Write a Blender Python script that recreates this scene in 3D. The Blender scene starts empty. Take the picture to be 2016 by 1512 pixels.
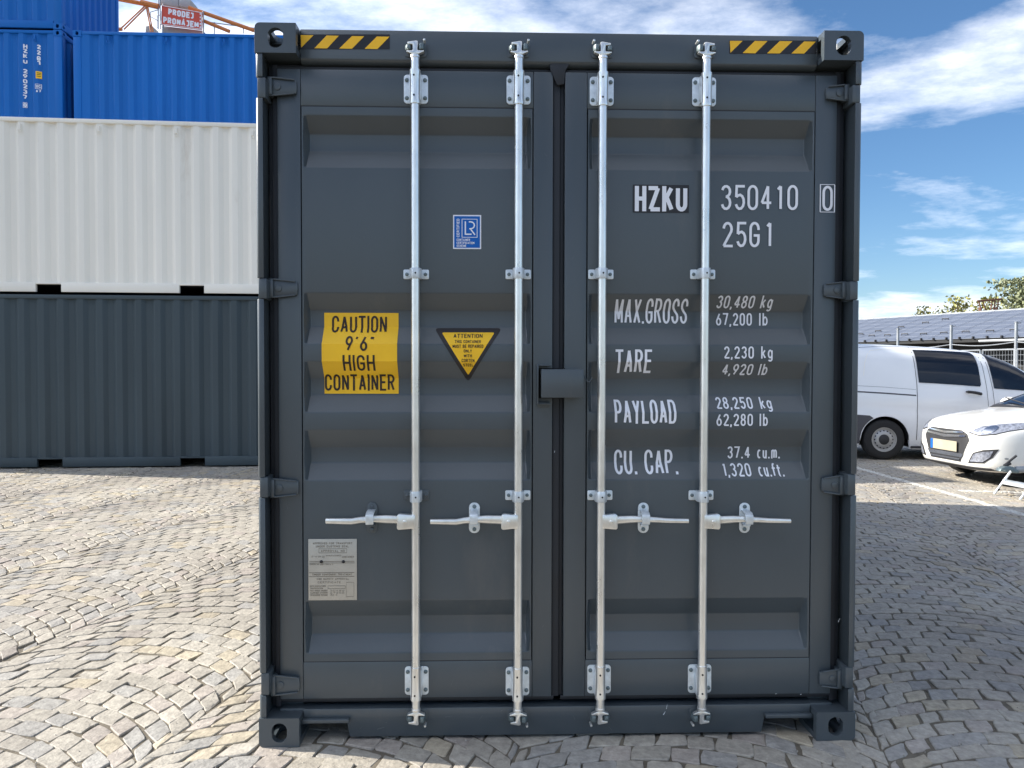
import bpy, bmesh, math, random
import numpy as np
from mathutils import Vector, Matrix
from mathutils.bvhtree import BVHTree
random.seed(7); rng = np.random.default_rng(11)
R = math.radians
S = bpy.context.scene
C = S.collection

# ------------------------------------------------------------------ camera
F_PX, EYE, PITCH, ROLL = 1514.0, 1.5447, -0.0243, 0.0017
cd = bpy.data.cameras.new('camera'); cam = bpy.data.objects.new('camera', cd); C.objects.link(cam)
cd.sensor_width = 36; cd.lens = F_PX/2016*36; cd.clip_start = 0.05; cd.clip_end = 2000
fw = Vector((0, math.cos(PITCH), math.sin(PITCH))); up0 = Vector((0, -math.sin(PITCH), math.cos(PITCH))); rt0 = Vector((1, 0, 0))
rt = rt0*math.cos(ROLL)+up0*math.sin(ROLL); up = -rt0*math.sin(ROLL)+up0*math.cos(ROLL)
m = Matrix((rt, up, -fw)).transposed().to_4x4(); m.translation = Vector((0, 0, EYE))
cam.matrix_world = m
S.camera = cam

# ------------------------------------------------------------------ sun, sky, exposure
SUN_AZ, SUN_EL = R(10), R(30)      # light travels towards +X and a little towards the camera
to_sun = Vector((-math.cos(SUN_AZ)*math.cos(SUN_EL), math.sin(SUN_AZ)*math.cos(SUN_EL), math.sin(SUN_EL)))
sl = bpy.data.lights.new('sun', 'SUN'); sl.energy = 2.3; sl.angle = R(0.5); sl.color = (1, .94, .84)
so = bpy.data.objects.new('sun', sl); C.objects.link(so)
so.rotation_euler = to_sun.to_track_quat('Z', 'Y').to_euler(); so.location = (-20, 10, 30)
S.view_settings.view_transform = 'Standard'; S.view_settings.look = 'None'
S.view_settings.gamma = 1; S.view_settings.use_curve_mapping = False
S.view_settings.exposure = 2.08

W = bpy.data.worlds.new('World'); S.world = W; W.use_nodes = True
nt = W.node_tree; N = nt.nodes; K = nt.links; N.clear()
def wn(t, **kw):
    n = N.new(t)
    for k, v in kw.items(): setattr(n, k, v)
    return n
def wmath(op, a, b=None, clamp=False):
    n = N.new('ShaderNodeMath'); n.operation = op; n.use_clamp = clamp
    for i, v in enumerate((a, b)):
        if v is None: continue
        if isinstance(v, (int, float)): n.inputs[i].default_value = v
        else: K.new(v, n.inputs[i])
    return n.outputs[0]
sky = wn('ShaderNodeTexSky', sky_type='NISHITA', sun_disc=False)
sky.sun_elevation = SUN_EL; sky.sun_rotation = R(-80); sky.altitude = 200; sky.air_density = 1.0; sky.dust_density = 0.45; sky.ozone_density = 4.5
tc = wn('ShaderNodeTexCoord'); sep = wn('ShaderNodeSeparateXYZ'); K.new(tc.outputs['Generated'], sep.inputs[0])
zc = wmath('MAXIMUM', sep.outputs[2], 0.0); zz = wmath('ADD', zc, 0.16)
cu = wmath('DIVIDE', sep.outputs[0], zz); cv = wmath('DIVIDE', sep.outputs[1], zz)
comb = wn('ShaderNodeCombineXYZ'); K.new(cu, comb.inputs[0]); K.new(cv, comb.inputs[1])
mp = wn('ShaderNodeMapping'); K.new(comb.outputs[0], mp.inputs[0])
mp.inputs['Rotation'].default_value = (0, 0, R(20)); mp.inputs['Scale'].default_value = (1.0, 1.35, 1); mp.inputs['Location'].default_value = (48.5, 61.0, 0)
n1 = wn('ShaderNodeTexNoise'); n1.inputs['Scale'].default_value = 0.8; n1.inputs['Detail'].default_value = 9; n1.inputs['Roughness'].default_value = 0.55; n1.inputs['Distortion'].default_value = 0.35
K.new(mp.outputs[0], n1.inputs['Vector'])
n2 = wn('ShaderNodeTexNoise'); n2.inputs['Scale'].default_value = 3.2; n2.inputs['Detail'].default_value = 8; n2.inputs['Roughness'].default_value = 0.65
K.new(mp.outputs[0], n2.inputs['Vector'])
dens = wmath('ADD', wmath('MULTIPLY', n1.outputs[0], 0.8), wmath('MULTIPLY', n2.outputs[0], 0.2))
ramp = wn('ShaderNodeValToRGB'); K.new(dens, ramp.inputs[0])
ramp.color_ramp.elements[0].position = 0.475; ramp.color_ramp.elements[0].color = (0, 0, 0, 1)
ramp.color_ramp.elements[1].position = 0.67; ramp.color_ramp.elements[1].color = (.93, .93, .93, 1)
shade = wn('ShaderNodeValToRGB'); K.new(n2.outputs[0], shade.inputs[0])
shade.color_ramp.elements[0].position = 0.3; shade.color_ramp.elements[0].color = (2.7, 3.0, 3.6, 1)
shade.color_ramp.elements[1].position = 0.65; shade.color_ramp.elements[1].color = (4.4, 4.4, 4.5, 1)
# clouds are brighter towards the sun, as thin cloud scatters forward
dt = wn('ShaderNodeVectorMath', operation='DOT_PRODUCT'); K.new(tc.outputs['Generated'], dt.inputs[0]); dt.inputs[1].default_value = to_sun
fw_s = wmath('ADD', wmath('MULTIPLY', wmath('POWER', wmath('MAXIMUM', dt.outputs['Value'], 0.0), 3.5), 4.0), 1.0)
cs = wn('ShaderNodeVectorMath', operation='SCALE'); K.new(shade.outputs[0], cs.inputs[0]); K.new(fw_s, cs.inputs['Scale'])
mx = wn('ShaderNodeMix', data_type='RGBA')
K.new(ramp.outputs[0], mx.inputs['Factor'])
hs = wn('ShaderNodeHueSaturation'); hs.inputs['Saturation'].default_value = 1.1; hs.inputs['Value'].default_value = .385; K.new(sky.outputs[0], hs.inputs['Color'])
K.new(hs.outputs[0], mx.inputs['A']); K.new(cs.outputs[0], mx.inputs['B'])
bg = wn('ShaderNodeBackground'); bg.inputs[1].default_value = 0.10; K.new(mx.outputs['Result'], bg.inputs[0])
wo = wn('ShaderNodeOutputWorld'); K.new(bg.outputs[0], wo.inputs[0])

# ------------------------------------------------------------------ helpers
def mat(name, base, rough=.5, metal=0., var=.12, scale=6., bump=0., bscale=60., coat=0., spec=.5, dirt=None, dscale=2., dthr=.6, stretch=None):
    M = bpy.data.materials.new(name); M.use_nodes = True; t = M.node_tree; n = t.nodes; k = t.links
    b = n['Principled BSDF']; b.inputs['Roughness'].default_value = rough; b.inputs['Metallic'].default_value = metal
    b.inputs['Coat Weight'].default_value = coat; b.inputs['Coat Roughness'].default_value = .06; b.inputs['Specular IOR Level'].default_value = spec
    g = n.new('ShaderNodeNewGeometry'); vec = g.outputs['Position']
    if stretch:
        mpn = n.new('ShaderNodeMapping'); mpn.inputs['Scale'].default_value = stretch; k.new(vec, mpn.inputs[0]); vec = mpn.outputs[0]
    a = n.new('ShaderNodeTexNoise'); a.inputs['Scale'].default_value = scale; a.inputs['Detail'].default_value = 6; a.inputs['Roughness'].default_value = .6; k.new(vec, a.inputs['Vector'])
    cr = n.new('ShaderNodeValToRGB'); k.new(a.outputs[0], cr.inputs[0])
    cr.color_ramp.elements[0].position = .3; cr.color_ramp.elements[1].position = .7
    cr.color_ramp.elements[0].color = (*[c*(1-var) for c in base], 1); cr.color_ramp.elements[1].color = (*[min(1, c*(1+var)) for c in base], 1)
    col = cr.outputs[0]
    if dirt:
        d = n.new('ShaderNodeTexNoise'); d.inputs['Scale'].default_value = dscale; d.inputs['Detail'].default_value = 9; d.inputs['Roughness'].default_value = .7; k.new(vec, d.inputs['Vector'])
        r2 = n.new('ShaderNodeValToRGB'); k.new(d.outputs[0], r2.inputs[0]); r2.color_ramp.elements[0].position = dthr; r2.color_ramp.elements[1].position = min(1, dthr+.12)
        x = n.new('ShaderNodeMix'); x.data_type = 'RGBA'; k.new(r2.outputs[0], x.inputs['Factor']); k.new(col, x.inputs['A']); x.inputs['B'].default_value = (*dirt, 1); col = x.outputs['Result']
    k.new(col, b.inputs['Base Color'])
    rr = n.new('ShaderNodeMapRange'); k.new(a.outputs[0], rr.inputs[0]); rr.inputs[3].default_value = max(0, rough-.08); rr.inputs[4].default_value = min(1, rough+.1); k.new(rr.outputs[0], b.inputs['Roughness'])
    if bump:
        c = n.new('ShaderNodeTexNoise'); c.inputs['Scale'].default_value = bscale; c.inputs['Detail'].default_value = 4; k.new(g.outputs['Position'], c.inputs['Vector'])
        bp = n.new('ShaderNodeBump'); bp.inputs['Strength'].default_value = bump; bp.inputs['Distance'].default_value = .01; k.new(c.outputs[0], bp.inputs['Height']); k.new(bp.outputs[0], b.inputs['Normal'])
    return M

M = {}
M['slate'] = mat('anthracite_paint', (.058, .073, .084), .33, spec=.7, var=.07, scale=2.2, bump=.035, bscale=70, dirt=(.078, .088, .094), dscale=3.2, dthr=.60, stretch=(1, 1, .35))
M['slate2'] = mat('anthracite_side_paint', (.040, .060, .072), .5, var=.1, scale=1.5, bump=.04, bscale=20, dirt=(.075, .09, .1), dscale=3, dthr=.66, stretch=(1, 1, .25))
M['white_cont'] = mat('white_container_paint', (.87, .83, .745), .5, var=.03, scale=1.2, dirt=(.74, .68, .59), dscale=2.2, dthr=.6, stretch=(1, 1, .25))
M['blue_cont'] = mat('blue_container_paint', (.002, .125, .46), .55, spec=.3, var=.06, scale=1.4, dirt=(.01, .13, .42), dscale=2.5, dthr=.64, stretch=(1, 1, .25))
M['galv'] = mat('galvanised_steel', (.86, .86, .83), .29, .8, var=.14, scale=18, bump=.02, bscale=160, dirt=(.60, .57, .52), dscale=14, dthr=.66, stretch=(1, 1, .4))
M['galv_plate'] = mat('zinc_plate', (.70, .75, .78), .42, .5, var=.16, scale=30, bump=.02, bscale=200)
M['bolt'] = mat('bolt_steel', (.16, .20, .21), .45, .6, var=.2, scale=60)
M['rubber'] = mat('door_rubber', (.018, .021, .027), .6, var=.2)
M['dark'] = mat('dark_void', (.006, .006, .008), .9)
M['yellow'] = mat('yellow_film', (.97, .55, .010), .42, var=.05, scale=8)
M['hazard'] = mat('hazard_yellow', (.96, .52, .012), .4, var=.06, scale=12)
M['black_film'] = mat('black_film', (.012, .010, .012), .35)
M['ink'] = mat('brown_black_ink', (.022, .010, .006), .5)
M['white_film'] = mat('white_film', (.82, .83, .88), .45, var=.04)
M['blue_film'] = mat('blue_film', (.004, .115, .46), .5, spec=.3, var=.05)
M['plate'] = mat('data_plate', (.50, .47, .41), .4, .35, var=.05, scale=20)
M['car_plate'] = mat('number_plate_beige', (.40, .36, .27), .4)
M['scratch'] = mat('scratched_paint', (.13, .145, .155), .6)
M['plate_ink'] = mat('plate_print', (.22, .19, .15), .6)
M['vanwhite'] = mat('white_car_paint', (.80, .81, .83), .3, var=.02, scale=2, coat=.6)
M['carwhite'] = mat('cream_white_car_paint', (.80, .79, .75), .3, var=.015, scale=2, coat=.8)
M['glass'] = mat('dark_tinted_glass', (.008, .010, .016), .04, var=.1, spec=.5, coat=.1)
M['plastic'] = mat('black_plastic', (.025, .025, .028), .6, var=.15, scale=20)
M['greyplastic'] = mat('grey_bumper_plastic', (.07, .07, .08), .6, var=.1, scale=20)
M['tyre'] = mat('tyre_rubber', (.018, .018, .019), .8, var=.2, scale=30)
M['rim'] = mat('silver_steel_rim', (.42, .42, .42), .4, .5, var=.1)
M['chrome'] = mat('chrome_trim', (.62, .63, .66), .18, .95, var=.04)
M['lamp'] = mat('clear_lamp_plastic', (.30, .32, .38), .08, .3, var=.55, scale=28, coat=1)
M['orange'] = mat('orange_crane_paint', (.62, .20, .05), .5, var=.15, dirt=(.35, .16, .08), dscale=4, dthr=.6)
M['redsign'] = mat('red_sign_board', (.62, .07, .04), .5, var=.05)
M['grey'] = mat('grey_ballast_concrete', (.40, .41, .42), .8, var=.12, scale=3, dirt=(.2, .2, .2), dscale=3, dthr=.62)
M['steel'] = mat('galvanised_post', (.30, .32, .34), .5, .4, var=.15)
M['roof'] = mat('blue_grey_roof_sheet', (.115, .135, .18), .6, .0, var=.06, scale=.6, dirt=(.135, .155, .19), dscale=.4, dthr=.58)
M['shedwall'] = mat('dark_shed_wall', (.02, .021, .022), .8, var=.2)
M['bark'] = mat('tree_bark', (.10, .075, .05), .9, var=.3, scale=12)
M['leafy'] = mat('yellow_green_leaves', (.26, .25, .07), .6, var=.4, scale=1.4)
M['leafg'] = mat('dull_green_leaves', (.22, .24, .13), .6, var=.4, scale=1.4)
M['rust'] = mat('rusty_steel', (.19, .09, .055), .8, var=.2)

class MB:
    def __init__(s): s.v = []; s.f = []
    def add(s, vs, fs):
        o = len(s.v); s.v += [tuple(v) for v in vs]; s.f += [tuple(i+o for i in f) for f in fs]; return s
    def box(s, x0, x1, y0, y1, z0, z1):
        if x0 > x1: x0, x1 = x1, x0
        if y0 > y1: y0, y1 = y1, y0
        if z0 > z1: z0, z1 = z1, z0
        return s.add([(x0,y0,z0),(x1,y0,z0),(x1,y1,z0),(x0,y1,z0),(x0,y0,z1),(x1,y0,z1),(x1,y1,z1),(x0,y1,z1)],
                     [(0,3,2,1),(4,5,6,7),(0,1,5,4),(1,2,6,5),(2,3,7,6),(3,0,4,7)])
    def prism_y(s, poly, y0, y1):      # poly in (x,z)
        n = len(poly); a = [(x, y0, z) for x, z in poly]+[(x, y1, z) for x, z in poly]
        return s.add(a, [tuple(range(n))]+[tuple(range(2*n-1, n-1, -1))]+[(i, i+n, (i+1) % n+n, (i+1) % n) for i in range(n)])
    def prism_z(s, poly, z0, z1):      # poly in (x,y)
        n = len(poly); a = [(x, y, z0) for x, y in poly]+[(x, y, z1) for x, y in poly]
        return s.add(a, [tuple(range(n))]+[tuple(range(2*n-1, n-1, -1))]+[(i, i+n, (i+1) % n+n, (i+1) % n) for i in range(n)])
    def prism_x(s, poly, x0, x1):      # poly in (y,z)
        n = len(poly); a = [(x0, y, z) for y, z in poly]+[(x1, y, z) for y, z in poly]
        return s.add(a, [tuple(range(n))]+[tuple(range(2*n-1, n-1, -1))]+[(i, i+n, (i+1) % n+n, (i+1) % n) for i in range(n)])
    def tube(s, p0, p1, r0, r1=None, n=16, caps=True):
        p0 = Vector(p0); p1 = Vector(p1); r1 = r0 if r1 is None else r1
        d = (p1-p0).normalized(); q = Vector((0, 0, 1)) if abs(d.z) < .9 else Vector((1, 0, 0))
        a = d.cross(q).normalized(); b = d.cross(a)
        vs = []
        for p, r in ((p0, r0), (p1, r1)):
            vs += [p+a*(r*math.cos(2*math.pi*i/n))+b*(r*math.sin(2*math.pi*i/n)) for i in range(n)]
        fs = [(i, (i+1) % n, (i+1) % n+n, i+n) for i in range(n)]
        if caps: fs += [tuple(range(n-1, -1, -1)), tuple(range(n, 2*n))]
        return s.add(vs, fs)
    def lathe(s, prof, c, axis='z', n=32):   # prof list of (radius, height along axis)
        vs = []; m_ = len(prof)
        for i in range(n):
            a = 2*math.pi*i/n; ca, sa = math.cos(a), math.sin(a)
            for r, h in prof:
                if axis == 'z': vs.append((c[0]+r*ca, c[1]+r*sa, c[2]+h))
                elif axis == 'y': vs.append((c[0]+r*ca, c[1]+h, c[2]+r*sa))
                else: vs.append((c[0]+h, c[1]+r*ca, c[2]+r*sa))
        fs = []
        for i in range(n):
            j = (i+1) % n
            for k in range(m_-1): fs.append((i*m_+k, i*m_+k+1, j*m_+k+1, j*m_+k))
        return s.add(vs, fs)
    def build(s, name, material, parent=None, smooth=False, bevel=0., seg=2, ang=40):
        me = bpy.data.meshes.new(name); me.from_pydata(s.v, [], s.f)
        bm = bmesh.new(); bm.from_mesh(me)
        bmesh.ops.recalc_face_normals(bm, faces=bm.faces)
        if bevel:
            es = [e for e in bm.edges if len(e.link_faces) == 2 and e.calc_face_angle(0) > R(35)]
            bmesh.ops.bevel(bm, geom=es, offset=bevel, segments=seg, affect='EDGES', profile=.5, clamp_overlap=True)
        bm.to_mesh(me); bm.free()
        if smooth or bevel:
            me.polygons.foreach_set('use_smooth', [True]*len(me.polygons))
            me.set_sharp_from_angle(angle=R(ang))
        me.materials.append(M[material] if isinstance(material, str) else material)
        return link(name, me, parent)
def link(name, me, parent=None):
    o = bpy.data.objects.new(name, me); C.objects.link(o)
    if parent: o.parent = parent
    return o
def empty(name, loc=(0,0,0), rz=0.):
    o = bpy.data.objects.new(name, None); C.objects.link(o); o.location = loc; o.rotation_euler = (0, 0, rz); o.empty_display_size = .3; return o
def tag(o, label=None, cat=None, group=None, kind=None):
    if label: o['label'] = label
    if cat: o['category'] = cat
    if group: o['group'] = group
    if kind: o['kind'] = kind
    return o
def G(px, py, z=0.):
    """ground point seen at a measured spot of the survey photo"""
    u = (px-1008)/F_PX; v = (756-py)/F_PX; d = fw+rt*u+up*v
    t = (z-EYE)/d.z; return Vector((d.x*t, d.y*t, z))
def AT(px, py, Y):
    u = (px-1008)/F_PX; v = (756-py)/F_PX; d = fw+rt*u+up*v
    t = Y/d.y; return Vector((d.x*t, Y, EYE+d.z*t))
def inside(poly, x, y):
    c = False; n = len(poly)
    for i in range(n):
        x0, y0 = poly[i]; x1, y1 = poly[i-1]
        if (y0 > y) != (y1 > y) and x < (x1-x0)*(y-y0)/(y1-y0)+x0: c = not c
    return c

# ------------------------------------------------------------------ stroke lettering
def arc(cx, cy, rx, ry, a0, a1, n=9):
    return [(cx+rx*math.cos(R(a0+(a1-a0)*i/n)), cy+ry*math.sin(R(a0+(a1-a0)*i/n))) for i in range(n+1)]
q = .24
GL = {  # glyph: (width factor, [polylines]); closed lines repeat their first point
 'A': (1.05, [[(0,0),(.5,1),(1,0)], [(.2,.3),(.8,.3)]]),
 'B': (1, [[(0,0),(0,1),(.5,1)]+arc(.5,.77,.45,.23,90,-90)+[(0,.54)], [(.5,.54)]+arc(.5,.27,.5,.27,90,-90)+[(0,0)]]),
 'C': (1, [[(1,.68)]+arc(.5,1-q,.5,q,0,180)+arc(.5,q,.5,q,180,360)+[(1,.32)]]),
 'D': (1, [[(.5,0),(0,0),(0,1),(.5,1)]+arc(.5,1-q,.5,q,90,0)+arc(.5,q,.5,q,0,-90)]),
 'E': (.85, [[(1,1),(0,1),(0,0),(1,0)], [(0,.52),(.8,.52)]]),
 'F': (.85, [[(1,1),(0,1),(0,0)], [(0,.52),(.8,.52)]]),
 'G': (1, [[(1,.7)]+arc(.5,1-q,.5,q,0,180)+arc(.5,q,.5,q,180,360)+[(1,.46),(.55,.46)]]),
 'H': (1, [[(0,0),(0,1)], [(1,0),(1,1)], [(0,.5),(1,.5)]]),
 'I': (0, [[(.5,0),(.5,1)]]),
 'J': (.8, [[(1,1),(1,q)]+arc(.5,q,.5,q,0,-180)]),
 'j': (.8, [[(.35,1),(1,1),(1,q)]+arc(.55,q,.45,q,0,-150)]),
 'K': (1, [[(0,0),(0,1)], [(0,.36),(.95,1)], [(.32,.58),(1,0)]]),
 'L': (.85, [[(0,1),(0,0),(1,0)]]),
 'M': (1.25, [[(0,0),(.03,1),(.5,.15),(.97,1),(1,0)]]),
 'N': (1, [[(0,0),(0,1),(1,0),(1,1)]]),
 'O': (1, [arc(.5,1-q,.5,q,0,180)+arc(.5,q,.5,q,180,360)+[(1,1-q)]]),
 'P': (.95, [[(0,0),(0,1),(.5,1)]+arc(.5,.74,.5,.26,90,-90)+[(0,.48)]]),
 'R': (1, [[(0,0),(0,1),(.5,1)]+arc(.5,.76,.48,.24,90,-90)+[(0,.52)], [(.5,.52),(1,0)]]),
 'S': (1, [[(1,.72)]+arc(.5,.77,.5,.23,0,215)+arc(.5,.23,.5,.23,35,-180)+[(0,.28)]]),
 'T': (.95, [[(0,1),(1,1)], [(.5,1),(.5,0)]]),
 'U': (1, [[(0,1)]+arc(.5,q,.5,q,180,360)+[(1,1)]]),
 'V': (1, [[(0,1),(.5,0),(1,1)]]),
 'W': (1.4, [[(0,1),(.25,0),(.5,.9),(.75,0),(1,1)]]),
 'X': (1, [[(0,0),(1,1)], [(0,1),(1,0)]]),
 'Y': (1, [[(0,1),(.5,.48),(1,1)], [(.5,.48),(.5,0)]]),
 'Z': (1, [[(0,1),(1,1),(0,0),(1,0)]]),
 '1': (.3, [[(0,.86),(.9,1),(.9,0)]]),
 '2': (1, [arc(.5,.74,.5,.26,175,-25)+[(0,0),(1,0)]]),
 '3': (1, [arc(.5,.77,.48,.23,165,-90)+arc(.5,.27,.5,.27,90,-165)]),
 '4': (1, [[(.74,0),(.74,1),(0,.27),(1,.27)]]),
 '5': (1, [[(.95,1),(.12,1),(.06,.52)]+arc(.5,.31,.5,.31,115,-160)]),
 '6': (1, [[(.72,1),(.08,.42)], arc(.5,.29,.5,.29,0,360,18)]),
 '7': (1, [[(0,1),(1,1),(.38,0)]]),
 '8': (1, [arc(.5,.76,.44,.24,0,360,18), arc(.5,.26,.5,.26,0,360,18)]),
 '9': (1, [[(.28,0),(.92,.58)], arc(.5,.71,.5,.29,0,360,18)]),
 'k': (.8, [[(0,0),(0,1)], [(0,.26),(.9,.7)], [(.3,.42),(1,0)]]),
 'g': (.85, [arc(.5,.36,.5,.34,0,360,16), [(1,.7),(1,-.1)]+arc(.5,-.1,.5,.18,0,-150)]),
 'l': (0, [[(.5,0),(.5,1)]]),
 'b': (.85, [[(0,0),(0,1)], arc(.5,.35,.5,.35,0,360,16)]),
 'c': (.8, [arc(.5,.35,.5,.35,50,310)]),
 'u': (.8, [[(0,.7)]+arc(.5,.22,.5,.22,180,360), [(1,.7),(1,0)]]),
 'm': (1.3, [[(0,0),(0,.7)], [(0,.5)]+arc(.25,.5,.25,.2,180,0)+[(.5,0)], [(.5,.5)]+arc(.75,.5,.25,.2,180,0)+[(1,0)]]),
 'f': (.6, [[(.3,0),(.3,.78)]+arc(.7,.78,.4,.22,180,50), [(0,.64),(.8,.64)]]),
 't': (.55, [[(.35,.92),(.35,.2)]+arc(.75,.2,.4,.2,180,290), [(0,.66),(.9,.66)]]),
 '.': (0, [[(.5,0),(.5,.02)]]),
 ',': (0, [[(.5,.03),(.5,-.12)]]),
 "'": (.16, [[(1,1),(.1,.84)]]),
 '"': (.42, [[(.4,1),(.05,.84)], [(1,1),(.65,.84)]]),
 ' ': (.45, []),
}
GL['0'] = GL['O']; GL['Á'] = (1.05, GL['A'][1]+[[(.45,1.1),(.75,1.26)]])
def stroke_quads(pl, hw):
    """a constant-width ribbon along a polyline"""
    for i in range(1, len(pl)-1):
        a_, b_, c_ = Vector(pl[i-1]), Vector(pl[i]), Vector(pl[i+1])
        if (b_-a_).length > 1e-9 and (c_-b_).length > 1e-9 and (b_-a_).normalized().dot((c_-b_).normalized()) < -.25:
            return stroke_quads(pl[:i+1], hw)+stroke_quads(pl[i:], hw)
    out = []; n = len(pl); closed = n > 2 and math.dist(pl[0], pl[-1]) < 1e-6
    L_, R_ = [], []
    for i in range(n):
        p = Vector(pl[i])
        if closed: a = Vector(pl[i-1]) if i > 0 else Vector(pl[-2]); b = Vector(pl[i+1]) if i < n-1 else Vector(pl[1])
        else: a = Vector(pl[i-1]) if i > 0 else None; b = Vector(pl[i+1]) if i < n-1 else None
        d1 = (p-a).normalized() if a is not None and (p-a).length > 1e-9 else None
        d2 = (b-p).normalized() if b is not None and (b-p).length > 1e-9 else None
        if d1 is None: d1 = d2
        if d2 is None: d2 = d1
        if d1 is None: continue
        nn = Vector((-d1.y, d1.x))+Vector((-d2.y, d2.x))
        if nn.length < 1e-6: nn = Vector((-d1.y, d1.x))
        nn.normalize(); c = max(.45, nn.dot(Vector((-d1.y, d1.x)))); w = hw/c
        if not closed and i == 0: p = p-d2*hw*.98*0
        L_.append(p+nn*w); R_.append(p-nn*w)
    for i in range(len(L_)-1): out.append([L_[i], R_[i], R_[i+1], L_[i+1]])
    return out
def text_polys(txt, x0, x1, z0, z1, sw, aspect=.46, gap=.16, hoff=0):
    """polygons of a line of letters filling the box x0..x1, z0..z1; sw = stroke width in metres"""
    h = z1-z0; ih = h-sw
    ws = [GL[c][0]*aspect*ih for c in txt]; g = gap*ih
    tot = sum(ws)+(len(txt)-1)*g+len(txt)*sw
    k = ((x1-x0)-sw*len(txt))/max(1e-6, (tot-len(txt)*sw))
    x = x0+sw/2; polys = []
    for c, w in zip(txt, ws):
        for j, pl in enumerate(GL[c][1]):
            pts = [(x+px*w*k, z0+sw/2+pz*ih) for px, pz in pl]
            if len(pts) == 2 and c in '.,': pts = [(x, z0), (x, z0+sw*1.1)] if c == '.' else [(x+sw*.1, z0+sw), (x-sw*.25, z0-sw*.7)]
            elif len(pts) == 2 and abs(pts[0][0]-pts[1][0]) < 1e-9:      # vertical stems reach the full height
                pts = [(pts[0][0], pts[0][1]-(sw/2 if pl[0][1] == 0 else 0)+(sw/2 if pl[0][1] == 1 else 0)),
                       (pts[1][0], pts[1][1]+(sw/2 if pl[1][1] == 1 else 0)-(sw/2 if pl[1][1] == 0 else 0))]
            if len(pts) >= 2 and c not in '.,' and math.dist(pts[0], pts[-1]) > 1e-6:
                for e, f_ in ((0, 1), (-1, -2)):
                    ex, ez_ = pts[e][0]-pts[f_][0], pts[e][1]-pts[f_][1]
                    if abs(ez_) < .08*abs(ex): pts[e] = (pts[e][0]+math.copysign(sw/2, ex), pts[e][1])
            for qi, qd in enumerate(stroke_quads(pts, sw/2)): polys.append((qd, j*.0003+qi*.00002))
        x += w*k+g*k+sw
    return polys

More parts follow.
